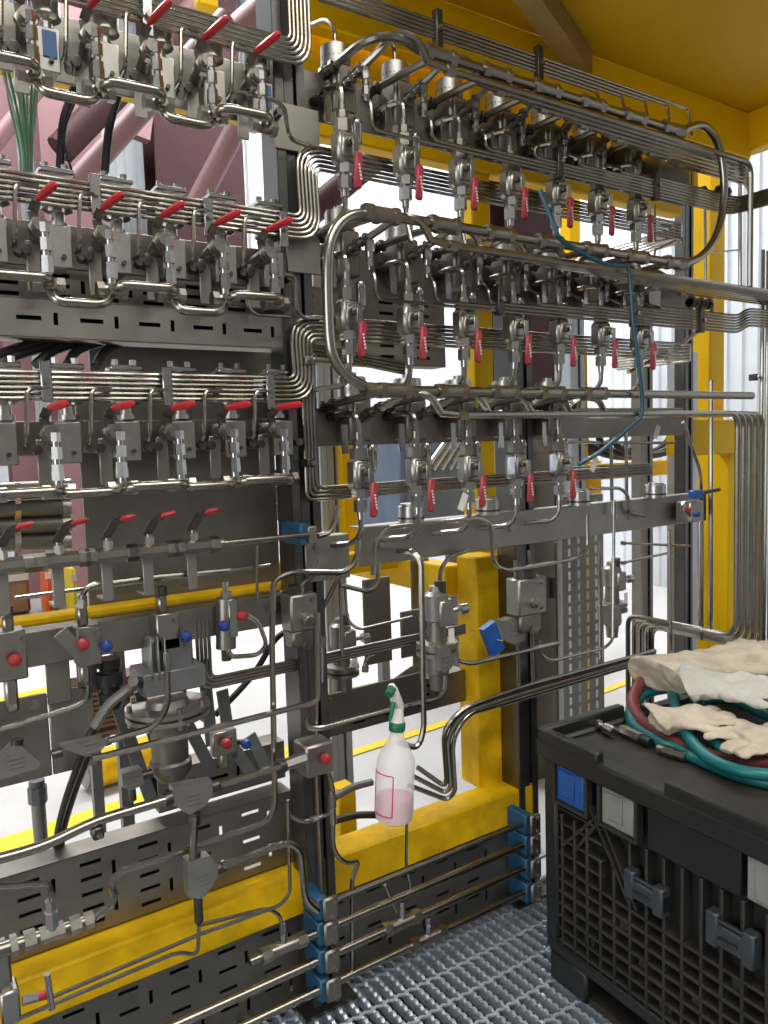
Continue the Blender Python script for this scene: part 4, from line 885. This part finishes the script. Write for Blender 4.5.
# teal tube draped over the headers
tube('teal plastic tube draped over the right valve rows', [(540, 190, .20), (553, 222, .22), (562, 240, .23), (600, 262, .225), (622, 266, .225), (629, 270, .225), (633, 320, .22), (640, 375, .22), (642, 412, .215), (632, 425, .20), (600, 452, .16), (578, 465, .12)], .0062, mt='teal_tube', smooth=True, name='plastic_tube')
# thin vents at the upper right end
tube('thin bent tube at the right end of the top row', [(655, 205, .03), (655, 242, .03), (682, 236, .03), (686, 262, .03)], .0036, R=.015)
tube('thin looped tube below the top sensing bundle', [(657, 222, .03), (681, 232, .03), (677, 240, .03), (655, 250, .03), (654, 262, .03)], .0036, R=.01)
tube('thin sagging tube between the right uprights', [(709, 250, .0), (718, 252, .0), (738, 250, .0)], .0036, R=.02)
tube('upright tube behind the right loop', [(740, 170, .0), (740, 290, .0)], .0075)
tube('slim upright left of the right loop', [(705, 210, .0), (706, 290, .0)], .0055)
tube('long thin line from the top left plate to the top sensing bundle', [(236, 92, .10), (272, 99, .10), (285, 107, .10), (287, 130, .08), (292, 140, .06), (320, 150, .03), (420, 178, .03)], .0052, R=.02)
tube('thin dropper on the middle post between the gussets', [(248, 285, .08), (247, 305, .08), (255, 315, .07), (320, 318, .04)], .0042, R=.02)
tube('thin dropper beside the gusset right of the second left row', [(285, 275, .08), (296, 277, .08), (297, 312, .07), (305, 318, .06), (325, 319, .05)], .0042, R=.02)
# manifold plug group at the right end of the top row
off = P(672, 180, .02); t = thing('end_block', off, 'steel end block with threaded plugs at the right end of the top row', 'fitting')
b = MB(); pbox(b, 660, 152, 690, 196, -.04, .04, off, .004); b.build('block', 'plate_light', t); threaded(P(690, 195, .02)-off, P(712, 190, .02)-P(690, 195, .02), .022, .09, 5).build('threaded_plug', 'fitting_dark', t); threaded(P(718, 190, .02)-off, (1, 0, .02), .018, .07, 3).build('threaded_plug', 'fitting_dark', t)
off = P(672, 318, .02); t = thing('end_block', off, 'steel end block with threaded plugs at the right end of the second row', 'fitting')
b = MB(); pbox(b, 656, 285, 684, 320, -.04, .04, off, .004); b.build('block', 'plate_light', t); threaded(P(690, 302, .02)-off, (1, 0, 0), .022, .12, 5).build('threaded_plug', 'fitting_dark', t); MB().cyl(P(655, 292, .06)-off, P(655, 306, .06)-off, .018, n=12).build('white_cap', 'white_plastic', t)

# ================================================================ THINGS BEHIND THE PANEL
def cable(label, pts, r, mt='black_rubber', name='cable', cat='cable', group=None, d=None): return tube(label, pts, r, d, mt=mt, smooth=True, name=name, cat=cat, group=group)
for i, (x0, x1, x2) in enumerate(((0, 12, 22), (6, 16, 24), (12, 20, 25), (20, 24, 27), (26, 27, 28), (33, 31, 30), (40, 36, 32), (3, 10, 20), (16, 22, 26), (37, 34, 31))):
    cable(f'pale green wire in the hanging fan, {ORD[i]} of ten', [(x0, 62, -.1-.01*i), (x1, 105, -.12-.008*i), (x2, 150, -.12-.006*i), (x2+1, 185, -.12)], .0030, 'green_wire' if i % 2 else 'green_wire_pale', 'green_wire', 'wire', 'fan of green wires')
cable('thick black cable left of the pale brace at top', [(84, 60, -.1), (72, 95, -.12), (63, 125, -.12), (60, 172, -.12)], .0095)
cable('thick grey black cable right of the pale column', [(128, 60, -.1), (118, 95, -.12), (109, 130, -.12), (105, 172, -.12)], .0095)
cable('thin dark wire between the two thick black cables', [(78, 95, -.1), (64, 135, -.1), (74, 178, -.1)], .0030)
for i, (a, b, c) in enumerate((((-10, 358), (25, 346), (62, 338)), ((-10, 366), (35, 350), (85, 340)), ((35, 365), (55, 350), (88, 341)), ((66, 366), (78, 350), (104, 341)), ((96, 366), (104, 352), (120, 343)))):
    cable(f'black hose sloping out from under the bright tray, {ORD[i]} from left', [(*a, -.03), (*b, -.05), (*c, -.07)], .0105, group='black hoses under the bright tray')
cable('black cable hanging from the flat junction to the floor', [(108, 708, .04), (93, 730, .06), (84, 750, .05), (66, 800, -.06), (57, 840, -.16), (57, 885, -.20)], .0085)
cable('second black cable beside the hanging one', [(90, 752, .02), (72, 800, -.08), (62, 840, -.16), (62, 885, -.20)], .0075)
cable('pale armoured conduit rising to the finned bonnet', [(136, 684, .06), (122, 694, .06), (108, 706, .06), (94, 728, .06)], .0115, 'alloy_light', 'flexible_conduit', 'conduit')
cable('black cable sagging behind the round knob valve', [(215, 715, -.1), (235, 695, -.1), (255, 672, -.1), (275, 640, -.1), (292, 628, -.1)], .0085)
for i in range(7):
    R_ = .20+.022*(i % 3); cz = P(650, 436, -1.0); q = [(cz.x - .05*i + math.cos(g)*R_*1.5, cz.y + .03*i, cz.z + math.sin(g)*R_*.55 + .01*i) for g in [math.pi + j*math.pi/12 for j in range(13)]]
    tube(f'black hose loop hanging behind the right rows, {ORD[i]} of seven', q, .018, px=False, mt='black_rubber', name='black_hose', cat='hose', group='black hose loops', R=.05)
# thick steel cylinders stacked behind the far left of the third row
for i, (y0, y1) in enumerate(((492, 488), (510, 507), (527, 524), (543, 541))):
    t = thing('steel_cylinder', P(20, y0, -.25), f'thick dull steel cylinder lying behind the third left row, {ORD[i]} from top', 'cylinder', 'stacked steel cylinders'); off = t.location
    a = P(-30, y0+1, -.25)-off; b = P(70, y1, -.25)-off
    MB().cyl(a, b, .021, n=16).build('tube', 'plate', t); MB().cyl(b-V((.02, 0, 0)), b, .024, n=16).build('end_ring', 'bright', t); MB().cyl(P(14, y0, -.25)-off, P(20, y0, -.25)-off, .025, n=6).build('collar', 'bright', t)
for i, y0 in enumerate((478, 495, 512)):
    t = thing('steel_cylinder', P(285, y0, -.2), f'short dark cylinder behind the middle post, {ORD[i]} from top', 'cylinder', 'dark cylinders by the post'); MB().cyl((-.03, 0, 0), (.07, 0, 0), .022, n=14).build('tube', 'fitting_dark', t); MB().cyl((-.034, 0, .021), (.07, 0, .021), .004, n=6).build('bright_rod', 'bright', t)
# lying yellow gas cylinder on the hall floor
ga = PZ(88, 772, -.07); gbv = PZ(172, 746, -.07); off = V(((ga.x+gbv.x)/2, (ga.y+gbv.y)/2, -.17))
t = thing('gas_cylinder', off, 'worn yellow cylinder lying on the floor behind the lower left valves', 'cylinder'); a = ga-off; b = gbv-off; dv = b-a
MB().lathe(a, dv, [(0, .07), (.008, .092), (dv.length*.9, .092), (dv.length, .05)], 24).build('body', 'yellow_worn', t); MB().lathe(a-dv*.06, dv, [(0, .04), (.005, .075), (.04, .075)], 20).build('pale_end', 'alloy_light', t)
# pale carton, orange part, wooden pallet: seen through the gap at left
def crate_like(name, label, x0, y0, x1, y1, Y, dp, mt, cat, zb=None):
    a = P(x0, y0, -Y); b = P(x1, y1, -Y); b.z = b.z if zb is None else zb; t = thing(name, ((a.x+b.x)/2, Y, b.z), label, cat); h = a.z-b.z; w_ = b.x-a.x
    MB().cbox((0, dp/2, h/2), (w_, dp, h), .01).build('body', mt, t); MB().box((0, -.003, h*.8), (w_*.96, .006, .02)).build('band', 'white_tag', t); return t
ZB = P(60, 612, -.8).z
crate_like('carton', 'white carton leaning behind the second inline valve', 54, 567, 77, 612, .8, .15, 'white_tag', 'box', ZB)
crate_like('orange_case', 'small orange case beside the white carton', 44, 566, 52, 592, .78, .1, 'orange', 'box', ZB)
crate_like('yellow_case', 'small yellow case behind the second inline valve', 70, 568, 77, 590, .68, .1, 'floor_paint', 'box', ZB)
crate_like('wood_crate', 'brown wooden crate behind the far left inline valve', -20, 572, 32, 618, .85, .25, 'wood', 'crate', ZB)
t = thing('workbench', (.3, .86, -.17), 'steel workbench behind the far left inline valves', 'bench')
MB().cbox((.02, 0, ZB+.17-.015), (.6, .5, .03), .004).build('top', 'alloy_light', t)
for lx_ in (-.25, .29):
    for ly_ in (-.2, .2): MB().box((lx_, ly_, (ZB+.14)/2), (.035, .035, ZB+.14)).build('leg', 'alloy', t)
for i, (x0, y0) in enumerate(((130, 708), (108, 700))):
    off = P(x0, y0, -.7); t = thing('pallet', off, ['brown slatted pallet behind the diaphragm valve', 'brown slatted pallet behind the white conduit'][i], 'pallet')
    for j in range(5): MB().box((0, 0, -.05+.03*j), (.28, .1, .014)).build('slat', 'wood', t)
# grey cabinets and machines behind
def cabinet(label, x0, y0, x1, y1, Y, dp, mt, zfloor=True, name='grey_cabinet'):
    a = P(x0, y0, -Y); b = P(x1, y1, -Y); z0 = -.17 if zfloor else b.z; t = thing(name, ((a.x+b.x)/2, Y, z0), label, 'cabinet', 'cabinets behind the panel'); h = a.z-z0; w_ = b.x-a.x
    MB().cbox((0, dp/2, h/2), (w_, dp, h), .01).build('body', mt, t); MB().cbox((0, -.008, h*.5), (w_*.86, .016, h*.86), .004).build('door', mt, t); MB().cbox((w_*.34, -.022, h*.55), (.02, .02, .10), .003).build('handle', 'fitting_dark', t); return t
cabinet('brown grey cabinet behind the third right valve row', 512, 428, 556, 560, .9, .3, 'plate')
cabinet('dark slate machine housing behind the post near the crate', 535, 545, 563, 690, 1.0, .5, 'slate')
tq = cabinet('dark slate machine housing between regulator and yellow post', 398, 425, 482, 532, 2.2, .6, 'slate', False)
for sx_ in (-.3, .3): MB().box((sx_, .3, -(tq.location.z+.17)/2), (.06, .06, tq.location.z+.17)).build('leg', 'post', tq)
for i in range(7):
    a = P(446+i*7, 470-i*1.2, -2.1); b = P(430+i*11, 500-i*3, -2.0)
    tag(MB().cyl(P(452+i*6, 432, -2.05), P(425+i*8, 470, -2.05), .014, n=8).build('rack_bar', 'bright'), f'bright slanted bar on the slate machine, {ORD[i]} from left', 'bar', 'slanted bright bars')
for i in range(9):
    y_ = 560+i*16; tag(MB().cbox(P(527, y_, -1.1), (.18, .02, .05), .004).build('white_slat', 'cladding'), f'white louvre slat behind the post near the crate, {ORD[i]} from top', 'slat', 'white louvre slats')
for i, (x_, lb) in enumerate(((1.05, 'pale grey pillar seen left of the regulator'), (2.35, 'pale pillar behind the pale regulator'))):
    cpost('rear_post', lb, x_ + .35, .75, -.17, 2.2, .09, .09, 'post_pale', 'rear posts')
for i, (a, b, lb) in enumerate((((385, 690), (440, 655), 'dark conduit crossing the floor left of the regulator'), ((330, 800), (372, 782), 'dark bent conduit above the yellow stub post'), ((330, 822), (380, 815), 'black conduit behind the check valve'))):
    tube(lb, [(*a, -.3), ((a[0]+b[0])/2, (a[1]+b[1])/2-3, -.3), (*b, -.3)], .012, mt='alloy' if i != 2 else 'black_rubber', name='conduit', cat='conduit', smooth=True)

# ================================================================ SPRAY BOTTLE
bo = P(394, 820, .24); t = thing('spray_bottle', bo, 'translucent spray bottle with pink liquid hung by its trigger on a tube', 'bottle'); t.rotation_euler = (math.radians(2), math.radians(4), .5)
prof = [(0, .036), (.006, .045), (.02, .047), (.135, .047), (.150, .046), (.175, .036), (.200, .022), (.215, .0165), (.232, .0155)]
MB().lathe((0, 0, 0), (0, 0, 1), prof, 28).build('body', 'bottle', t)
MB().lathe((0, 0, .003), (0, 0, 1), [(0, .034), (.006, .043), (.02, .0445), (.058, .0445)], 28).build('liquid', 'pink_liquid', t)
MB().lathe((0, 0, .222), (0, 0, 1), [(0, .019), (.003, .0205), (.018, .0205), (.022, .018)], 20).build('neck_ring', 'green_plastic', t)
hd_ = MB(); hd_.lathe((0, 0, .243), (0, 0, 1), [(0, .0165), (.02, .015), (.04, .0125)], 14)
hd_.sweep([(.006, 0, .272), (.0, 0, .285), (-.014, 0, .305), (-.030, 0, .330), (-.038, 0, .340)], [.013, .0145, .014, .012, .009], 10)
hd_.sweep([(.022, 0, .255), (.016, 0, .275), (.004, 0, .29)], [.004, .006, .006], 8); hd_.build('spray_head', 'white_plastic', t)
MB().cyl((-.034, 0, .333), (-.052, 0, .322), .011, n=12).build('nozzle', 'green_plastic', t)
MB().sweep([(-.020, 0, .300), (-.030, 0, .285), (-.034, 0, .268), (-.042, 0, .255)], [.006, .0065, .005, .0035], 8).build('trigger', 'green_plastic', t)
loop = []
def onb(a, h): return V((math.cos(a)*.0478, math.sin(a)*.0478, h))
A0, A1_ = math.radians(112), math.radians(200); lp = [onb(A0+(A1_-A0)*i/10, .125) for i in range(11)] + [onb(A1_, .125-.1*i/8) for i in range(1, 9)] + [onb(A1_+(A0-A1_)*i/10, .025) for i in range(1, 11)] + [onb(A0, .025+.1*i/8) for i in range(1, 9)]
MB().sweep(fillet(lp, .004, 2), .0014, 5).build('label_outline', 'print_red', t)

# ================================================================ CRATE
CO = PZ(549, 977, 0); ca = math.radians(-92.5)
cu = V((math.cos(ca), math.sin(ca), 0)); cv = V((-math.sin(ca), math.cos(ca), 0))     # cu along the visible face, cv into the crate
t = crate = thing('folding_crate', CO, 'large black folding bulk crate with placards and grey latches', 'crate')
CR = Matrix((cu, cv, V((0, 0, 1)))).transposed(); t.rotation_euler = CR.to_euler()
LU, LV, HZ = 1.20, .98, .70
def cpx(x, y, n=0.0):        # pixel on the visible face plane (n = proud of it) -> (u, z)
    r = ray(x, y); nn = cv; o = CO - cv*n; k = (o-CAM).dot(nn)/r.dot(nn); p = CAM + r*k - CO; return p.dot(cu), p.z
def cb_(name, u0, u1, v0, v1, z0, z1, mt, ch=.003, parent=None):
    return MB().cbox(((u0+u1)/2, (v0+v1)/2, (z0+z1)/2), (abs(u1-u0), abs(v1-v0), abs(z1-z0)), ch).build(name, mt, parent or t)
cb_('inner_wall', .01, LU-.01, .03, .045, .09, HZ-.04, 'black_plastic'); cb_('inner_wall', .01, LU-.01, LV-.045, LV-.03, .09, HZ-.04, 'black_plastic')
cb_('inner_wall', .01, .025, .03, LV-.03, .09, HZ-.04, 'black_plastic'); cb_('inner_wall', LU-.025, LU-.01, .03, LV-.03, .09, HZ-.04, 'black_plastic')
cb_('base', 0, LU, .0, LV, .085, .115, 'black_plastic', .006)
for (u0, u1) in ((0, .14), (LU/2-.09, LU/2+.09), (LU-.14, LU)):
    cb_('foot', u0, u1, .0, .14, 0, .09, 'black_plastic', .008); cb_('foot', u0, u1, LV-.14, LV, 0, .09, 'black_plastic', .008)
cb_('skid', 0, LU, .01, .12, .0, .02, 'dusty_plastic', .004)
cb_('corner_post', -.005, .045, -.008, .06, .10, HZ-.06, 'black_plastic', .008); cb_('corner_post', LU-.045, LU+.005, -.008, .06, .10, HZ-.06, 'black_plastic', .008)
cb_('corner_post', -.005, .045, LV-.06, LV+.008, .10, HZ-.06, 'black_plastic', .008)
# rim and lid
cb_('rim', -.02, LU+.02, -.022, .03, HZ-.062, HZ-.006, 'black_plastic', .008); cb_('rim', -.02, LU+.02, LV-.03, LV+.022, HZ-.062, HZ-.006, 'black_plastic', .008)
cb_('rim', -.02, .03, -.02, LV+.02, HZ-.062, HZ-.006, 'black_plastic', .008); cb_('rim', LU-.03, LU+.02, -.02, LV+.02, HZ-.062, HZ-.006, 'black_plastic', .008)
cb_('lid', .005, LU-.005, .005, LV-.005, HZ-.035, HZ-.018, 'dusty_plastic', .004)
for (u0, u1) in ((-.018, .20), (.40, .86), (1.05, LU+.018)): cb_('lid_ridge', u0, u1, -.018, .012, HZ-.02, HZ+.018, 'black_plastic', .005)
for (v0, v1) in ((-.018, .30), (.62, LV)): cb_('lid_ridge', -.018, .012, v0, v1, HZ-.02, HZ+.022, 'black_plastic', .005)
# placards
def placard(name, x0, y0, x1, y1, mt, lb, frame='black_plastic'):
    u0, z1 = cpx(x0, y0); _, z0 = cpx(x0, y1); u1, _ = cpx(x1, (y0+y1)/2+12)
    o = cb_(name, u0, u1, -.006, .02, z0, z1, mt, .003); o['label'] = lb
    cb_('inner_card', u0+.012, u0+(u1-u0)*.62, -.009, -.004, z0+.018, z1-.016, mt, .002, None)
    cb_('card_edge', u0+(u1-u0)*.66, u1-.005, -.012, -.005, z0+.006, z1-.006, mt, .003, None)
    f = MB()
    for (a0, a1, b0, b1) in ((u0-.008, u1+.008, z1, z1+.008), (u0-.008, u1+.008, z0-.008, z0), (u0-.008, u0, z0, z1), (u1, u1+.008, z0, z1)): f.box(((a0+a1)/2, -.004, (b0+b1)/2), (a1-a0, .02, b1-b0))
    f.build('placard_frame', 'dusty_plastic', t)
placard('placard', 558, 761, 588, 798, 'blue_plastic', 'blue plastic placard')
placard('placard', 603, 782, 638, 821, 'card_clear', 'cloudy clear placard')
u0, z1 = cpx(749, 840); 
o = cb_('placard', u0, u0+.16, -.008, .02, z1-.125, z1, 'card_clear', .004); o['label'] = 'cloudy clear placard'
cb_('inner_card', u0+.02, u0+.15, -.012, -.004, z1-.115, z1-.012, 'card_clear', .004)
ua, za = cpx(648, 797); _, zb = cpx(648, 848); ub, _ = cpx(742, 870)
cb_('plain_panel', ua, ub, -.004, .02, zb, za, 'black_plastic', .003)
# lattice of ribs
us = [.055, .10, .145, .19, .235, .285, .335, .385, .435, .485, .535, .585, .64, .70, .76, .82, .88, .94, 1.0, 1.06, 1.12, 1.16]
for i, u in enumerate(us):
    ztop = .50 if u < .15 else (.43 if u < .27 else zb-.004)
    cb_('rib', u, u+.009, -.004, .032, .125, ztop, 'dusty_plastic', .002)
for j, z in enumerate((.135, .17, .205, .24, .275, .31, .345)):
    cb_('cross_rib', .045, LU-.045, -.004, .032, z, z+.009, 'dusty_plastic', .002)
for z in (.385, .425, .47, .51): cb_('cross_rib', .045, .20, -.002, .032, z, z+.007, 'dusty_plastic', .002)
for (a, b) in (((.06, .41), (.19, .55)), ((.10, .41), (.22, .57)), ((.16, .56), (.29, .36)), ((.19, .56), (.31, .36))):
    MB().bar((a[0], .012, a[1]), (b[0], .012, b[1]), .030, .008, V((0, 0, 1))).build('diagonal_rib', 'dusty_plastic', t)
for i, (u, z) in enumerate(((.12, .17), (.30, .21), (.36, .14), (.45, .21), (.60, .14), (.66, .24), (.72, .17), (.84, .21), (.92, .14), (1.02, .24), (.24, .275), (.55, .31))):
    cb_('filled_cell', u+.009, u+.045, .006, .03, z+.006, z+.032, 'dusty_plastic', .002)
cb_('lower_sill', 0.0, LU, -.010, .03, .10, .13, 'black_plastic', .005)
# H-shaped latches
def latch(x0, y0, x1, y1):
    u0, z1 = cpx(x0, y0); _, z0 = cpx(x0, y1); u1, _ = cpx(x1, y1+6); h = z1-z0; zc = (z0+z1)/2; b = MB()
    for (a0, a1, b0, b1, v) in ((u0, u0+(u1-u0)*.26, zc-h*.42, zc+h*.46, -.022), (u1-(u1-u0)*.26, u1, zc-h*.46, zc+h*.42, -.022), (u0, u1, zc-h*.34, zc+h*.22, -.020)):
        b.cbox(((a0+a1)/2, (v+.01)/2, (b0+b1)/2), (a1-a0, .01-v, b1-b0), .004)
    o = b.build('latch', 'latch_grey', t); o['label'] = 'grey H-shaped latch'
    MB().cyl((u0, -.014, zc+h*.30), (u1, -.014, zc+h*.30), .0035, n=8).build('pin', 'latch_grey', o); MB().cbox(((u0+u1)/2, -.026, zc-h*.05), ((u1-u0)*.4, .006, h*.06), .001).build('slot', 'black_plastic', o)
latch(629, 864, 668, 895); latch(711, 904, 760, 942)

# ================================================================ ON THE CRATE LID
ZL = HZ - .018
def lid(x, y, h=0.0): return PZ(x, y, ZL + h)
def hose(label, pts, r, mt):
    q = [PZ(p[0], p[1], ZL + r + (p[2] if len(p) > 2 else 0)) for p in pts]; o = MB().sweep(catmull(q, 7), r, 10).build('rubber_hose', mt); return tag(o, label, 'hose', 'hoses on the crate')
hose('maroon rubber hose looping under the gloves', [(800, 762), (730, 762), (700, 752), (665, 738), (642, 722, .0), (633, 706, .01), (636, 691, .035), (648, 676, .07), (672, 668, .08), (715, 680, .04), (790, 690, .0)], .019, 'maroon_hose')
hose('outer green rubber hose loop at the crate front', [(760, 706, .04), (720, 692, .05), (680, 688, .05), (650, 692, .03), (634, 703, .01), (630, 715), (636, 728), (660, 742), (700, 760), (740, 776), (800, 790)], .015, 'teal_hose')
hose('second green hose curving along the front edge', [(688, 668, .09), (676, 680, .08), (674, 700, .05), (680, 722, .04), (692, 742, .03), (712, 760, .02), (745, 772, .02), (800, 778, .02)], .015, 'teal_hose')
hose('third green hose crossing under the white glove', [(690, 668, .10), (706, 684, .06), (740, 690, .05), (800, 700, .05)], .015, 'teal_hose')
hose('fourth green hose running under the middle glove', [(700, 705, .03), (712, 735, .03), (732, 752, .02), (800, 755, .02)], .015, 'teal_hose')
hose('fifth green hose behind the middle glove', [(690, 700, .02), (730, 700, .03), (765, 715, .03), (800, 735, .02)], .015, 'teal_hose')
def glove(label, wrist, tip, width, mt, lift=0.0, curl=.012, seed=0, cuff=True):
    """cloth work glove: cuff, palm, four fingers and a thumb fused into one soft surface"""
    rnd = random.Random(seed); a = PZ(*wrist, ZL+lift+.02); b = PZ(*tip, ZL+lift+.02); ax = (b-a); L_ = ax.length; ax.normalize(); sd = ax.cross(V((0, 0, 1))).normalized(); up = V((0, 0, 1))
    bm = MB(); q = lambda u, v, h: a + ax*u*L_ + sd*v*width + up*h
    bm.sweep([q(0, 0, .004), q(.14, .03, .012), q(.3, -.03, .004), q(.45, .02, .010), q(.62, 0, .006)], [width*.55, width*.47, width*.40, width*.46, width*.40], 16)
    for j in range(4):
        v = (-.36+.24*j); ln = (.20, .27, .28, .20)[j]; bend = rnd.uniform(-.10, .10)
        bm.sweep([q(.45, v, .0), q(.62, v*1.05, .008+rnd.uniform(0, curl)), q(.62+ln*.5, v*1.1+bend, .012+rnd.uniform(0, curl)), q(.62+ln, v*1.1+bend*2, .0)], [width*.18, width*.165, width*.155, width*.12], 8)
    bm.sweep([q(.28, .3, .0), q(.40, .58, .01), q(.52, .74, .01), q(.60, .78, .0)], [width*.20, width*.18, width*.16, width*.12], 8)
    if cuff: bm.sweep([q(-.05, .02, .006), q(.0, .02, .010), q(.04, 0, .006)], [width*.62, width*.60, width*.53], 16)
    me = bm.mesh('work_glove', mt); o = link('work_glove', me)
    for v in me.vertices: v.co.z = (v.co.z - (ZL+lift))*.42 + ZL+lift + .004
    md = o.modifiers.new('remesh', 'REMESH'); md.mode = 'VOXEL'; md.voxel_size = .0042
    tx = bpy.data.textures.new('cloth', 'CLOUDS'); tx.noise_scale = .055
    dm = o.modifiers.new('wrinkle', 'DISPLACE'); dm.texture = tx; dm.strength = .030; dm.texture_coords = 'GLOBAL'; dm.mid_level = .5
    sm = o.modifiers.new('smooth', 'SMOOTH'); sm.iterations = 5; sm.factor = .5
    dg = bpy.context.evaluated_depsgraph_get(); nm = bpy.data.meshes.new_from_object(o.evaluated_get(dg)); o.modifiers.clear(); o.data = nm
    for p in nm.polygons: p.use_smooth = True
    return tag(o, label, 'glove', 'cloth work gloves')
glove('cream work glove lying at the back over the hoses', (662, 672), (805, 642), .20, 'glove', .10, seed=1)
glove('off-white work glove across the middle of the hose pile', (694, 682), (815, 692), .17, 'glove_white', .11, seed=2)
glove('small cream work glove on top of the green hoses', (660, 716), (742, 716), .125, 'glove', .06, seed=3)
glove('cream work glove at the right front over the green hoses', (800, 735), (705, 742), .15, 'glove', .05, seed=4)
# couplings lying on the lid
def coupling(label, x0, y0, x1, y1, segs, mt):
    a = lid(x0, y0, .016); b = lid(x1, y1, .016); t = thing('hose_coupling', a, label, 'coupling', 'loose couplings on the crate'); ax = b-a
    for (f0, f1, r, nn, m2) in segs: MB().cyl(ax*f0, ax*f1, r, n=nn).build('hex_nut' if nn == 6 else 'barrel', m2 or mt, t)
    return t
coupling('bright brass-like coupling with a bent ball end on the lid', 586, 718, 615, 733, [(0, .2, .012, 6, None), (.2, .3, .008, 12, None), (.3, .55, .014, 6, None), (.55, .7, .010, 12, None), (.7, 1, .0165, 12, None)], 'bright')
coupling('grey hex coupling with black end beside the ball end', 622, 730, 648, 742, [(0, .75, .0155, 6, None), (.75, 1.1, .012, 12, 'black_rubber')], 'fitting')
coupling('small knurled coupling near the green hose', 658, 748, 686, 757, [(0, .25, .012, 12, None), (.25, .6, .015, 6, None), (.6, 1, .013, 6, None)], 'fitting')
